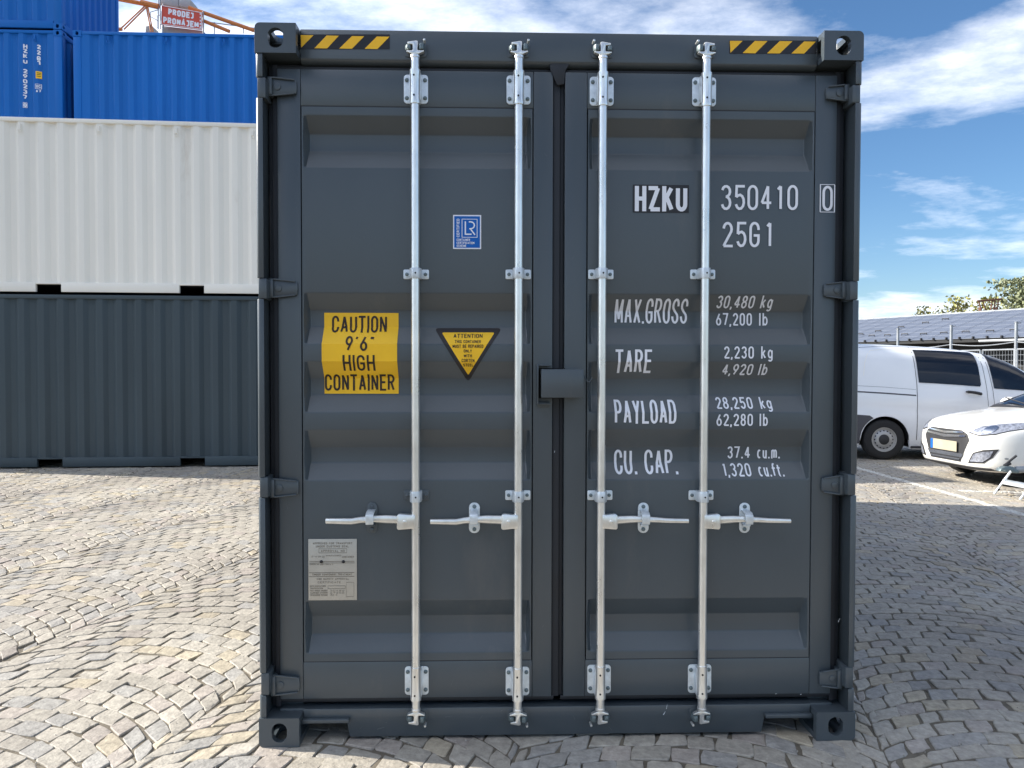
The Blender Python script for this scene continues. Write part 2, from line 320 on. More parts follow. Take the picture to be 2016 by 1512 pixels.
# ------------------------------------------------------------------ paving: one ground sheet and real cobbles in segmental arches
def paving_material(name, stones):
    mm = bpy.data.materials.new(name); mm.use_nodes = True; t = mm.node_tree; n = t.nodes; k = t.links
    b = n['Principled BSDF']
    g = n.new('ShaderNodeNewGeometry')
    a = n.new('ShaderNodeTexNoise'); a.inputs['Scale'].default_value = 26; a.inputs['Detail'].default_value = 8; a.inputs['Roughness'].default_value = .7; k.new(g.outputs['Position'], a.inputs['Vector'])
    big = n.new('ShaderNodeTexNoise'); big.inputs['Scale'].default_value = .9; big.inputs['Detail'].default_value = 5; k.new(g.outputs['Position'], big.inputs['Vector'])
    if stones:
        at = n.new('ShaderNodeAttribute'); at.attribute_name = 'tint'; col = at.outputs['Color']
    else:
        vo = n.new('ShaderNodeTexVoronoi'); vo.inputs['Scale'].default_value = 9; k.new(g.outputs['Position'], vo.inputs['Vector'])
        far = n.new('ShaderNodeValToRGB'); k.new(vo.outputs['Distance'], far.inputs[0])
        far.color_ramp.elements[0].position = .25; far.color_ramp.elements[0].color = (.30, .275, .24, 1); far.color_ramp.elements[1].position = .6; far.color_ramp.elements[1].color = (.09, .08, .07, 1)
        sx = n.new('ShaderNodeSeparateXYZ'); k.new(g.outputs['Position'], sx.inputs[0])
        st = n.new('ShaderNodeMath'); st.operation = 'GREATER_THAN'; k.new(sx.outputs[1], st.inputs[0]); st.inputs[1].default_value = 14.9
        xx = n.new('ShaderNodeMix'); xx.data_type = 'RGBA'; k.new(st.outputs[0], xx.inputs['Factor']); xx.inputs['A'].default_value = (.15, .132, .105, 1); k.new(far.outputs[0], xx.inputs['B']); col = xx.outputs['Result']
    mul = n.new('ShaderNodeMix'); mul.data_type = 'RGBA'; mul.blend_type = 'MULTIPLY'; mul.inputs['Factor'].default_value = 1
    r = n.new('ShaderNodeValToRGB'); k.new(a.outputs[0], r.inputs[0]); r.color_ramp.elements[0].position = .3; r.color_ramp.elements[0].color = (.66, .65, .64, 1); r.color_ramp.elements[1].position = .68; r.color_ramp.elements[1].color = (1.2, 1.19, 1.16, 1)
    k.new(col, mul.inputs['A']); k.new(r.outputs[0], mul.inputs['B'])
    mul2 = n.new('ShaderNodeMix'); mul2.data_type = 'RGBA'; mul2.blend_type = 'MULTIPLY'; mul2.inputs['Factor'].default_value = 1
    r2 = n.new('ShaderNodeValToRGB'); k.new(big.outputs[0], r2.inputs[0]); r2.color_ramp.elements[0].position = .35; r2.color_ramp.elements[0].color = (.86, .84, .82, 1); r2.color_ramp.elements[1].position = .65; r2.color_ramp.elements[1].color = (1.1, 1.09, 1.05, 1)
    k.new(mul.outputs['Result'], mul2.inputs['A']); k.new(r2.outputs[0], mul2.inputs['B']); out = mul2.outputs['Result']
    # worn white parking lines painted on the stones: distance to two segments
    def seg_mask(A, B, wd):
        d = (B-A); L_ = d.length; d.normalize()
        v = n.new('ShaderNodeVectorMath'); v.operation = 'SUBTRACT'; k.new(g.outputs['Position'], v.inputs[0]); v.inputs[1].default_value = (A.x, A.y, 0)
        al = n.new('ShaderNodeVectorMath'); al.operation = 'DOT_PRODUCT'; k.new(v.outputs[0], al.inputs[0]); al.inputs[1].default_value = (d.x, d.y, 0)
        ac = n.new('ShaderNodeVectorMath'); ac.operation = 'DOT_PRODUCT'; k.new(v.outputs[0], ac.inputs[0]); ac.inputs[1].default_value = (-d.y, d.x, 0)
        def mth(op, p, q_=None):
            o = n.new('ShaderNodeMath'); o.operation = op
            for i, e in enumerate((p, q_)):
                if e is None: continue
                if isinstance(e, (int, float)): o.inputs[i].default_value = e
                else: k.new(e, o.inputs[i])
            return o.outputs[0]
        w = mth('LESS_THAN', mth('ABSOLUTE', ac.outputs['Value']), wd)
        return mth('MULTIPLY', w, mth('MULTIPLY', mth('GREATER_THAN', al.outputs['Value'], 0), mth('LESS_THAN', al.outputs['Value'], L_))), mth
    m1_, mth = seg_mask(G(1600, 896), G(2120, 1042), .055)
    m2_, _ = seg_mask(G(1886, 966), G(2200, 973), .05)
    wear = n.new('ShaderNodeValToRGB'); k.new(a.outputs[0], wear.inputs[0]); wear.color_ramp.elements[0].position = .40; wear.color_ramp.elements[1].position = .52
    mk = mth('MULTIPLY', mth('MAXIMUM', m1_, m2_), mth('MULTIPLY', wear.outputs[0], .8))
    pm = n.new('ShaderNodeMix'); pm.data_type = 'RGBA'; k.new(mk, pm.inputs['Factor']); k.new(out, pm.inputs['A']); pm.inputs['B'].default_value = (.68, .67, .62, 1)
    k.new(pm.outputs['Result'], b.inputs['Base Color'])
    b.inputs['Roughness'].default_value = .68 if stones else .95; b.inputs['Specular IOR Level'].default_value = .35
    bp = n.new('ShaderNodeBump'); bp.inputs['Strength'].default_value = .38; bp.inputs['Distance'].default_value = .012
    f2 = n.new('ShaderNodeTexNoise'); f2.inputs['Scale'].default_value = 55; f2.inputs['Detail'].default_value = 5; k.new(g.outputs['Position'], f2.inputs['Vector'])
    k.new(f2.outputs[0], bp.inputs['Height']); k.new(bp.outputs[0], b.inputs['Normal'])
    return mm
M['stone'] = paving_material('granite_cobbles', True); M['joint'] = paving_material('sandy_joint_ground', False)
gb = MB()
gb.add([(-500, -300, -.0065), (500, -300, -.0065), (500, 900, -.0065), (-500, 900, -.0065)], [(0, 1, 2, 3)])
ground = tag(gb.build('ground', 'joint'), kind='structure')

CX, CY, YAW = .1996, 3.1013, .0285
def to_local(X, Y):
    c, s = math.cos(YAW), math.sin(YAW); dx, dy = X-CX, Y-CY
    return c*dx+s*dy, -s*dx+c*dy

def cobbles():
    Wc = 1.42; Ra = Wc/(2*math.sin(R(46))); s = .114; ns = 12; th = R(-14)
    ca, sa = math.cos(th), math.sin(th)
    xs = []; tints = []
    for ci in range(-18, 19):
        uc = ci*Wc
        shift = (ci % 2)*.035
        for kk in range(-100, 220):
            off = .5 if kk % 2 else 0.
            js = [-46+(92/ns)*(j+off) for j in range(-1, ns+1)]
            cuts = [max(-46, min(46, a+random.uniform(-.75, .75))) for a in js]
            wob = [math.sin(kk*.37+ci*1.3)*.012, math.sin((kk+1)*.37+ci*1.3)*.012]
            for a0, a1 in zip(cuts[:-1], cuts[1:]):
                if a1-a0 < 1.6: continue
                am = R((a0+a1)/2); uu = uc+Ra*math.sin(am); vv = kk*s+Ra*math.cos(am)+shift
                X = ca*uu-sa*vv; Y = sa*uu+ca*vv+0
                if not (1.6 < Y < 15) or abs(X) > .67*Y+2.4: continue
                lx, ly = to_local(X, Y)
                if ly > 1.0 and ly < 5.4 and abs(lx) < .9: continue
                P = []
                for a, row in ((a0, 0), (a1, 0), (a1, 1), (a0, 1)):
                    aa = R(a); P.append((uc+Ra*math.sin(aa), (kk+row)*s+wob[row]+Ra*math.cos(aa)+shift))
                P = [(ca*u-sa*v, sa*u+ca*v) for u, v in P]
                xs.append(P); 
    Q = np.array(xs); n = len(Q)
    c = Q.mean(1, keepdims=True)
    Q = Q+rng.normal(0, .0055, Q.shape)
    # shrink each stone by the joint, cut its corners, wobble its edges
    nxt = np.roll(Q, -1, 1); e = nxt-Q; el = np.linalg.norm(e, axis=2, keepdims=True); ed = e/np.maximum(el, 1e-6)
    nrm = np.stack([-ed[..., 1], ed[..., 0]], -1)                      # inward for ccw
    area = .5*np.sum(Q[:, :, 0]*nxt[:, :, 1]-nxt[:, :, 0]*Q[:, :, 1], 1)
    nrm *= np.sign(area)[:, None, None]
    def inset(Q, d):
        pn = np.roll(nrm, 1, 1); den = 1+np.sum(pn*nrm, 2, keepdims=True)
        return Q+(pn+nrm)/np.maximum(den, .35)*d
    J = rng.uniform(.0022, .0045, (n, 1, 1))
    A = inset(Q, J); B = inset(Q, J+rng.uniform(.002, .0045, (n, 1, 1)))
    def ring(A, cut):
        nx = np.roll(A, -1, 1); d = nx-A
        r = np.empty((n, 12, 2))
        for i in range(4):
            r[:, i*3] = A[:, i]+d[:, i]*cut; r[:, i*3+1] = A[:, i]+d[:, i]*.5; r[:, i*3+2] = A[:, i]+d[:, i]*(1-cut)
        return r
    wj = rng.normal(0, .0026, (n, 12, 2))
    cut = rng.uniform(.035, .10, (n, 1))
    r1 = ring(A, cut)+wj; r2 = ring(B, cut)+wj*.9
    hz = rng.normal(0, .0014, (n, 1)); tx = rng.normal(0, .022, (n, 1)); ty = rng.normal(0, .022, (n, 1))
    def z(P, base): return base+hz+(P[..., 0]-c[:, :, 0])*tx+(P[..., 1]-c[:, :, 1])*ty
    V = np.empty((n, 12*3+1, 3))
    V[:, 0:12, :2] = r1; V[:, 0:12, 2] = -.035
    V[:, 12:24, :2] = r1; V[:, 12:24, 2] = z(r1, -.0036)
    V[:, 24:36, :2] = r2; V[:, 24:36, 2] = z(r2, -.0006)+rng.normal(0, .0006, (n, 12))
    V[:, 36, :2] = c[:, 0]; V[:, 36, 2] = hz[:, 0]+.0008+rng.normal(0, .001, n)
    fl = []
    for a in (0, 12):
        for i in range(12): fl.append((a+i, a+(i+1) % 12, a+12+(i+1) % 12, a+12+i))
    tf = [(24+i, 24+(i+1) % 12, 36) for i in range(12)]
    flip = area < 0
    # colour of each stone
    t = np.empty((n, 4)); base = np.array([.37, .345, .305]); v = rng.normal(1, .055, (n, 1)).clip(.84, 1.16)
    t[:, :3] = base*v; pick = rng.random(n)
    patch = np.sin(c[:, 0, 0]*1.7+1.1)*np.sin(c[:, 0, 1]*1.3+.4)
    yel = pick < .035+.10*(patch > .35); t[yel, :3] = np.array([.40, .355, .28])*v[yel]
    pk = (pick > .90); t[pk, :3] = np.array([.365, .33, .30])*v[pk]
    bl = (pick > .72) & (pick < .88); t[bl, :3] = np.array([.335, .325, .31])*v[bl]
    t[:, 3] = 1
    # the 300 that show largest become objects of their own
    X = c[:, 0, 0]; Y = c[:, 0, 1]; c_, s_ = math.cos(YAW), math.sin(YAW)
    lx = c_*(X-CX)+s_*(Y-CY); ly = -s_*(X-CX)+c_*(Y-CY)
    vis = (np.abs(X) < .655*Y) & (Y > 2.87) & ~((ly > .02) & (ly < 6.1) & (np.abs(lx) < 1.2))
    pxx = 1008+F_PX*X/Y; vis &= (ly < 0.02) | (pxx < 512) | (pxx > 1682)
    order = np.argsort(np.where(vis, Y, 1e9)); single = order[:300]; rest = np.setdiff1d(np.arange(n), single)
    def mesh(idx, name):
        k = len(idx); VV = V[idx].reshape(-1, 3)
        faces = []
        quads = np.array(fl); tris = np.array(tf)
        offs = (np.arange(k)*37)[:, None, None]
        fq = (quads[None]+offs); ft = (tris[None]+offs)
        f_ = flip[idx]
        fq[f_] = fq[f_][:, :, ::-1]; ft[f_] = ft[f_][:, :, ::-1]
        me = bpy.data.meshes.new(name); me.vertices.add(len(VV)); me.vertices.foreach_set('co', VV.astype(np.float32).ravel())
        nq, ntr = fq.shape[0]*fq.shape[1], ft.shape[0]*ft.shape[1]
        loops = np.concatenate([fq.reshape(-1), ft.reshape(-1)]).astype(np.int32)
        me.loops.add(len(loops)); me.loops.foreach_set('vertex_index', loops)
        me.polygons.add(nq+ntr)
        starts = np.concatenate([np.arange(nq)*4, nq*4+np.arange(ntr)*3]).astype(np.int32)
        me.polygons.foreach_set('loop_start', starts)
        me.update(calc_edges=True); me.validate()
        at = me.color_attributes.new('tint', 'FLOAT_COLOR', 'POINT')
        at.data.foreach_set('color', np.repeat(t[idx], 37, 0).astype(np.float32).ravel())
        me.polygons.foreach_set('use_smooth', [True]*len(me.polygons)); me.set_sharp_from_angle(angle=R(22))
        me.materials.append(M['stone']); return me
    for i in single: link('paving_stone', mesh(np.array([i]), 'paving_stone'), ground)
    o = link('paving_stones', mesh(rest, 'paving_stones'), ground); o['kind'] = 'stuff'
    print('cobbles', n)
cobbles()
# loose grit and small pebbles in the joints and round the container foot
gr = MB()
for i in range(1500):
    yy = random.uniform(2.6, 6.5)**1.0; xx = random.uniform(-.67, .67)*yy
    lx, ly = to_local(xx, yy)
    if abs(lx) < 1.24 and ly > .3: continue
    r_ = random.uniform(.0012, .0038); zz0 = random.uniform(-.002, .003)
    p_ = [(xx+r_*random.uniform(.6, 1.2)*math.cos(a), yy+r_*random.uniform(.6, 1.2)*math.sin(a), zz0) for a in (0, 1.3, 2.6, 3.8, 5.1)]
    gr.add(p_+[(xx, yy, zz0+r_*.9), (xx, yy, zz0-.008)], [(0, 1, 5), (1, 2, 5), (2, 3, 5), (3, 4, 5), (4, 0, 5), (1, 0, 6), (2, 1, 6), (3, 2, 6), (4, 3, 6), (0, 4, 6)])
M['grit'] = mat('pale_grit', (.36, .33, .28), .9, var=.5, scale=80)
o = gr.build('grit', 'grit'); tag(o, 'loose pale grit and tiny pebbles scattered over the cobbles round the near container', 'grit', kind='stuff')

# ------------------------------------------------------------------ corner casting (hollow, with its oval holes), one mesh per handedness
def make_casting():
    a, b, h = .162, .178, .118
    out = MB(); out.box(0, a, 0, b, 0, h); o1 = out.build('casting_tmp', 'slate', bevel=.0)
    bm = bmesh.new(); bm.from_mesh(o1.data)
    ed = [e for e in bm.edges if abs(e.verts[0].co.y-e.verts[1].co.y) > .1 and min(e.verts[0].co.x, e.verts[1].co.x) < .01 and min(e.verts[0].co.z, e.verts[1].co.z) < .01]
    bmesh.ops.bevel(bm, geom=ed, offset=.020, segments=5, affect='EDGES', profile=.5); bm.to_mesh(o1.data); bm.free()
    cuts = []
    c1 = MB(); c1.box(.026, .200, .030, .148, .024, .094); cuts.append(c1)
    def oval(w, hh, n=24):
        r = w/2; s = hh/2-r; return [(r*math.cos(2*math.pi*i/n), (s if math.sin(2*math.pi*i/n) >= 0 else -s)+r*math.sin(2*math.pi*i/n)) for i in range(n)]
    c2 = MB(); c2.prism_y([(x+.082, z+.059) for x, z in oval(.062, .079)], -.05, .06); cuts.append(c2)
    c3 = MB(); c3.prism_x([(x+.089, z+.059) for z, x in oval(.056, .079)], -.05, .06); cuts.append(c3)
    c4 = MB(); c4.prism_z([(x+.084, y+.089) for x, y in oval(.066, .124)], -.05, .05); cuts.append(c4)
    obs = [c.build('cut_tmp', 'slate') for c in cuts]
    for c in obs:
        md = o1.modifiers.new('b', 'BOOLEAN'); md.operation = 'DIFFERENCE'; md.object = c; md.solver = 'EXACT'
    dg = bpy.context.evaluated_depsgraph_get()
    me = bpy.data.meshes.new_from_object(o1.evaluated_get(dg))
    bpy.data.objects.remove(o1)
    for c in obs: bpy.data.objects.remove(c)
    bm = bmesh.new(); bm.from_mesh(me)
    # closed inner wall so the hollow does not open to the beam side
    bm.to_mesh(me); bm.free(); return me
CAST = make_casting(); CASTV = {}
def casting(parent, x, y, z, sx, sy, sz, material):
    key = (sx, sy, sz, material)
    if key not in CASTV:
        me = CAST.copy(); me.transform(Matrix.Diagonal((sx, sy, sz, 1)))
        if sx*sy*sz < 0: me.flip_normals()
        bm = bmesh.new(); bm.from_mesh(me)
        es = [e for e in bm.edges if len(e.link_faces) == 2 and e.calc_face_angle(0) > R(40)]
        bmesh.ops.bevel(bm, geom=es, offset=.0035, segments=1, affect='EDGES', clamp_overlap=True); bm.to_mesh(me); bm.free()
        me.materials.clear(); me.materials.append(M[material]); me.name = 'corner_casting'
        CASTV[key] = me
    o = link('corner_casting', CASTV[key], parent); o.location = (x, y, z); return o

# corrugated sheet: wall in the plane, running along 'axis'
def corrugated(L_, z0, z1, depth=.040, pitch=.278, flat=.080, start=.10):
    pts = [(0, 0)]; x = start; sl_ = (pitch-2*flat)/2
    while x+pitch-flat+.05 < L_:
        pts += [(x, 0), (x+sl_, depth), (x+sl_+flat, depth), (x+2*sl_+flat, 0)]; x += pitch
    pts.append((L_, 0))
    return pts
def wall_mesh(mb, pts, f, z0, z1):
    n = len(pts); vs = [f(a, d)+(z0,) for a, d in pts]+[f(a, d)+(z1,) for a, d in pts]
    mb.add(vs, [(i, i+1, i+1+n, i+n) for i in range(n-1)])

def plain_container(label, px, py, pz, rz, material, H=2.591, L_=6.058, group=None, start=.12, rings=()):
    """a container lying with its long side towards -y local; origin at the near left bottom corner"""
    root = empty('shipping_container', (px, py, pz), rz)
    tag(root, label, 'shipping container', group)
    Wd = 2.438
    for x, sx in ((0, 1), (L_, -1)):
        for y, sy in ((0, 1), (Wd, -1)):
            for z, sz in ((0, 1), (H, -1)):
                me_key = (sx, sy, sz)
                casting(root, x, y, z, sx, sy, sz, material)
    for x0, x1 in ((.004, .15), (L_-.15, L_-.004)):
        for y0, y1 in ((.006, .12), (Wd-.12, Wd-.006)):
            MB().box(x0, x1, y0, y1, .118, H-.118).build('corner_post', material, root, bevel=.006)
    for y, d, w_ in ((.012, 1, 0), (Wd-.012, -1, 1)):
        b = MB(); wall_mesh(b, corrugated(L_-.30, 0, 0, start=start), lambda a, dd: (.15+a, y+d*(.004+dd)), .16, H-.06)
        o = b.build('side_panel', material, root)
        MB().box(.15, L_-.15, y-.006*d, y+.055*d, H-.072, H-.012).build('top_rail', material, root, bevel=.006)
        # bottom rail with two fork pockets
        pk = [(1.82, 2.18), (L_-2.18, L_-1.82)]
        xs = [.162, pk[0][0], pk[0][1], pk[1][0], pk[1][1], L_-.162]
        r = MB()
        for a, c in ((0, 1), (2, 3), (4, 5)): r.box(xs[a], xs[c], y-.004*d, y+.05*d, .022, .162)
        for a, c in pk: r.box(a, c, y-.004*d, y+.05*d, .136, .162)
        r.build('bottom_rail', material, root, bevel=.004)
    for a, c in pk:
        MB().box(a+.01, c-.01, .06, Wd-.06, .125, .135).build('fork_pocket', 'dark', root)
    for x, d in ((.012, 1), (L_-.012, -1)):
        b = MB(); wall_mesh(b, corrugated(Wd-.24, 0, 0, depth=.045, pitch=.25, start=.07), lambda a, dd: (x+d*(.01+dd), .12+a), .16, H-.10)
        b.build('end_panel', material, root)
        MB().box(x-.004*d, x+.06*d, .165, Wd-.165, H-.115, H-.02).build('end_rail', material, root, bevel=.006)
        MB().box(x-.004*d, x+.06*d, .165, Wd-.165, .02, .16).build('end_sill', material, root, bevel=.006)
    MB().box(.05, L_-.05, .03, Wd-.03, H-.024, H-.018).build('roof', material, root)
    MB().box(.16, L_-.16, .06, Wd-.06, .136, .15).build('floor', 'dark', root)
    for rx in rings:
        r = MB(); r.box(rx-.012, rx+.012, -.012, .018, H-.19, H-.11); r.tube((rx-.022, -.012, H-.19), (rx+.022, -.012, H-.19), .007, n=8)
        r.tube((rx-.022, -.012, H-.19), (rx-.022, -.012, H-.235), .006, n=8); r.tube((rx+.022, -.012, H-.19), (rx+.022, -.012, H-.235), .006, n=8); r.tube((rx-.022, -.012, H-.235), (rx+.022, -.012, H-.235), .006, n=8)
        r.build('lashing_ring', material, root)
    return root

# ------------------------------------------------------------------ the near container, door end towards the camera
HC, WC, LC = 2.896, 2.438, 6.058; hw = WC/2
box = tag(empty('shipping_container', (CX, CY, 0), YAW), 'anthracite grey high container standing closest, its double doors facing the camera', 'shipping container')
ROT = Matrix.Rotation(YAW, 3, 'Z'); ORG = Vector((CX, CY, 0)); INV = ROT.inverted()
def LP(px, py, yd=0.):
    """container-local (x,z) of a surveyed photo spot lying in the plane y=yd"""
    u = (px-1008)/F_PX; v = (756-py)/F_PX; d = fw+rt*u+up*v
    o = INV@(Vector((0, 0, EYE))-ORG); dl = INV@d; t = (yd-o.y)/dl.y
    p = o+dl*t; return p.x, p.z
def X_(px, py=756, yd=0.): return LP(px, py, yd)[0]
def Z_(py, px=1008, yd=0.): return LP(px, py, yd)[1]
YD = .066                                   # plane of the door faces
for x, sx in ((-hw, 1), (hw, -1)):
    for y, sy in ((0, 1), (LC, -1)):
        for z, sz in ((0, 1), (HC, -1)): casting(box, x, y, z, sx, sy, sz, 'slate')
# side walls, roof, rear wall, rails
for x, d in ((-hw, 1), (hw, -1)):
    b = MB(); wall_mesh(b, corrugated(LC-.36, 0, 0, start=.1), lambda a, dd: (x+d*(.016+dd), .18+a), .16, HC-.06); b.build('side_panel', 'slate', box)
    MB().box(x+.008*d, x+.06*d, .18, LC-.18, HC-.07, HC-.012).build('top_rail', 'slate', box, bevel=.006)
    MB().box(x+.008*d, x+.06*d, .18, LC-.18, .03, .165).build('bottom_rail', 'slate', box, bevel=.004)
    MB().box(x+.005*d, x+.13*d, LC-.14, LC-.006, .118, HC-.118).build('corner_post', 'slate', box, bevel=.006)
    # inner post web behind the outer lip of the front corner post
    MB().box(x+.010*d, x+.150*d, .118, .175, .118, HC-.118).build('corner_post', 'slate', box, bevel=.004)
b = MB(); wall_mesh(b, corrugated(WC-.26, 0, 0, depth=.045, pitch=.25, start=.07), lambda a, dd: (-hw+.13+a, LC-.02-dd), .16, HC-.1); b.build('end_panel', 'slate', box)
MB().box(-hw+.165, hw-.165, LC-.08, LC-.01, HC-.13, HC-.02).build('end_rail', 'slate', box, bevel=.006)
MB().box(-hw+.165, hw-.165, LC-.08, LC-.01, .02, .16).build('end_sill', 'slate', box, bevel=.006)
MB().box(-hw+.04, hw-.04, .13, LC-.06, HC-.03, HC-.022).build('roof', 'slate', box)
MB().box(-hw+.06, hw-.06, .19, LC-.06, .155, .17).build('floor', 'dark', box)
for i in range(18):
    y = .30+i*.31
    MB().box(-hw+.06, hw-.06, y, y+.05, .045, .154).build('cross_member', 'slate', box)

# header and sill
zt = Z_(63, 1050, .058); zb = Z_(122, 1050, .058)
hd = MB(); x0, x1 = -hw+.150, hw-.150
hd.prism_x([(.058, zt), (.058, zb), (.078, zb-.014), (.150, zb-.014), (.150, zt-.012), (.090, zt)], -hw+.164, hw-.164)
hd.build('door_header', 'slate', box, bevel=.005)
MB().box(-hw+.02, hw-.02, .118, .16, zb-.05, zb-.016).build('header_stop', 'slate', box)
zs = Z_(1391, 1050, .058); zq = Z_(1446, 1050, .058)
NL = (X_(598, 1430, .052), X_(688, 1430, .052)); NR = (X_(1500, 1430, .052), X_(1600, 1430, .052)); zn = Z_(1413, 640, .05); zc = Z_(1421, 640, .05)
sx0, sx1 = -hw+.165, hw-.165
poly = [(sx0, zs), (sx0, zc), (NL[0], zc), (NL[1]-.012, zc), (NL[1], zq), (NR[0], zq), (NR[0]+.012, zc), (NR[1], zc), (sx1, zc), (sx1, zs)]
poly = [(sx0, zs), (sx0, zc), (NL[1]-.012, zc), (NL[1], zq), (NR[0], zq), (NR[0]+.012, zc), (sx1, zc), (sx1, zs)]
sb = MB(); sb.prism_y(poly, .056, .070); sb.build('door_sill', 'slate', box, bevel=.003)
MB().box(sx0-.1, sx1+.1, .0705, .150, zs-.028, zs-.003).build('sill_top', 'slate', box, bevel=.004)
MB().box(NL[1]+.01, NR[0]-.01, .0705, .150, zq, zq+.012).build('sill_bottom_flange', 'slate', box)
for a, c in ((sx0, NL[1]-.010), (NR[0]+.010, sx1)):
    f = MB(); f.prism_y([(a, zc-.0005), (a, zc+.016), (c+(.010 if c < 0 else 0), zc+.016), (c+(.010 if c < 0 else 0), zc-.0005)], .034, .0555); f.build('pocket_rim', 'slate', box, bevel=.003)
    MB().box(a, c, .0705, 1.2, zc-.0, zc+.008).build('pocket_roof', 'slate', box)
# outer lips of the front posts, broken where the hinge lugs sit
hy = {-1: [(150, 191), (547, 588), (940, 981), (1327, 1371)], 1: [(165, 201), (553, 590), (934, 976), (1315, 1357)]}
for s in (-1, 1):
    pxe = 512 if s < 0 else 1690
    cutsz = []
    for a, c in hy[s]:
        z_hi, z_lo = Z_(a, pxe), Z_(c, pxe); cutsz.append((z_lo, z_hi))
    cutsz.sort(); z = .1185; segs = []
    for lo, hi in cutsz: segs.append((z, lo-.001)); z = hi+.001
    segs.append((z, HC-.1185))
    xo = s*(hw-.001); xi = s*(hw-.030)
    for lo, hi in segs:
        p = MB(); rc = [(xo-s*.013*(1-math.sin(R(t))), .004+.013*(1-math.cos(R(t)))) for t in (90, 72, 54, 36, 18, 0)]
        p.prism_z(rc+[(xi, .004), (xi+.003*s, .010), (xi+.006*s, .117), (xo, .117)], lo, hi)
        p.build('post_lip', 'slate', box, bevel=.0018)
    for lo, hi in cutsz:
        l = MB(); xo2 = s*(hw-.007); l.box(min(xo2, s*(hw-.040)), max(xo2, s*(hw-.040)), .008, .116, lo+.0005, hi-.0005)
        l.build('hinge_lug', 'slate', box, bevel=.004)

# hazard strips on the header (slightly proud film)
def film(name, poly, material, parent, y, th=.0006):
    return MB().prism_y(poly, y-th, y).build(name, material, parent)
def hazard(pa, pb, stripes):
    c = [LP(*p, .058) for p in (pa, (pb[0], pa[1]), pb, (pa[0], pb[1]))]
    o = film('hazard_decal', c, 'black_film', box, .0572)
    for st in stripes:
        film('stripe', [LP(*p, .0562) for p in st], 'hazard', o, .0562)
yl = lambda x: 69+(x-592)*.0215
hazard((591, 68), (767, 97), [[(592, 69), (617, 69.5), (593, 94)], [(619, 95), (644, 95.4), (667, 70.5), (643, 70)], [(668, 95.6), (693, 96), (717, 71.5), (693, 71)], [(718, 96), (743, 96.6), (767, 72.3), (742, 72)]])
hazard((1436, 80), (1607, 106), [[(1437, 80.5), (1462, 80.6), (1438, 104)], [(1462, 104.5), (1487, 105), (1511, 80.8), (1486, 80.7)], [(1510, 105), (1535, 105.3), (1560, 81.3), (1535, 81)], [(1558, 105.3), (1583, 105.6), (1606, 82), (1583, 81.7)]])

# ---- door leaves
grooves = [(231, 268, 302, 333), (578, 612, 645, 678), (712, 745, 778, 812), (846, 880, 910, 945), (1180, 1210, 1245, 1283)]
GD = .052
zg = []
for a, b_, c, d in grooves: zg.append((Z_(a, 1050, YD), Z_(b_, 1050, YD+GD), Z_(c, 1050, YD+GD), Z_(d, 1050, YD)))
def prof(z):
    for a, b_, c, d in zg:
        if d <= z <= a:
            if z > b_: return GD*(a-z)/(a-b_)
            if z < c: return GD*(z-d)/(c-d)
            return GD
    return 0.
breaks = sorted([v for g_ in zg for v in g_])
def decal(name, polys, material, parent, lift, panel_x=None):
    """flat film or lettering that follows the pressed grooves of the door"""
    bm = bmesh.new()
    for p in polys:
        off = 0
        if isinstance(p, tuple) and isinstance(p[1], float): p, off = p
        vs = [bm.verts.new((v[0], off, v[1])) for v in p]
        try: bm.faces.new(vs)
        except Exception: pass
    zs_ = [v.co.z for v in bm.verts]; lo, hi = min(zs_), max(zs_)
    for br in breaks:
        if lo < br < hi: bmesh.ops.bisect_plane(bm, geom=bm.verts[:]+bm.edges[:]+bm.faces[:], plane_co=(0, 0, br), plane_no=(0, 0, 1))
    for v in bm.verts: v.co.y = YD+.0015+prof(v.co.z)-lift-v.co.y
    for f in bm.faces:
        f.normal_update()
        if f.normal.y > 0: f.normal_flip()
    me = bpy.data.meshes.new(name); bm.to_mesh(me); bm.free(); me.materials.append(M[material]); return link(name, me, parent)
def lbox(px0, py0, px1, py1):
    """decal box in local metres, corrected for the groove depth at its height"""
    pxm, pym = (px0+px1)/2, (py0+py1)/2
    d = prof(Z_(pym, pxm, YD))
    a = LP(px0, py1, YD+d); c = LP(px1, py0, YD+d); return a[0], c[0], a[1], c[1]
def lettering(name, txt, px0, py0, px1, py1, sw, material, parent, lift=.0035, **kw):
    x0, x1, z0, z1 = lbox(px0, py0, px1, py1)
    return decal(name, text_polys(txt, x0, x1, z0, z1, sw/488., **kw), material, parent, lift)
zdt, zdb = Z_(141, 1050, YD), Z_(1372, 1050, YD)
zr1, zr2 = Z_(213, 1050, YD), Z_(1300, 1050, YD)
XD = lambda p: X_(p, 756, YD)
leaf = {'L': (XD(548), XD(1087.5), XD(594), XD(1049)), 'R': (XD(1110.5), XD(1642), XD(1154), XD(1600))}
zgt, zgb = zb-.016, zs+.002
doors = {}
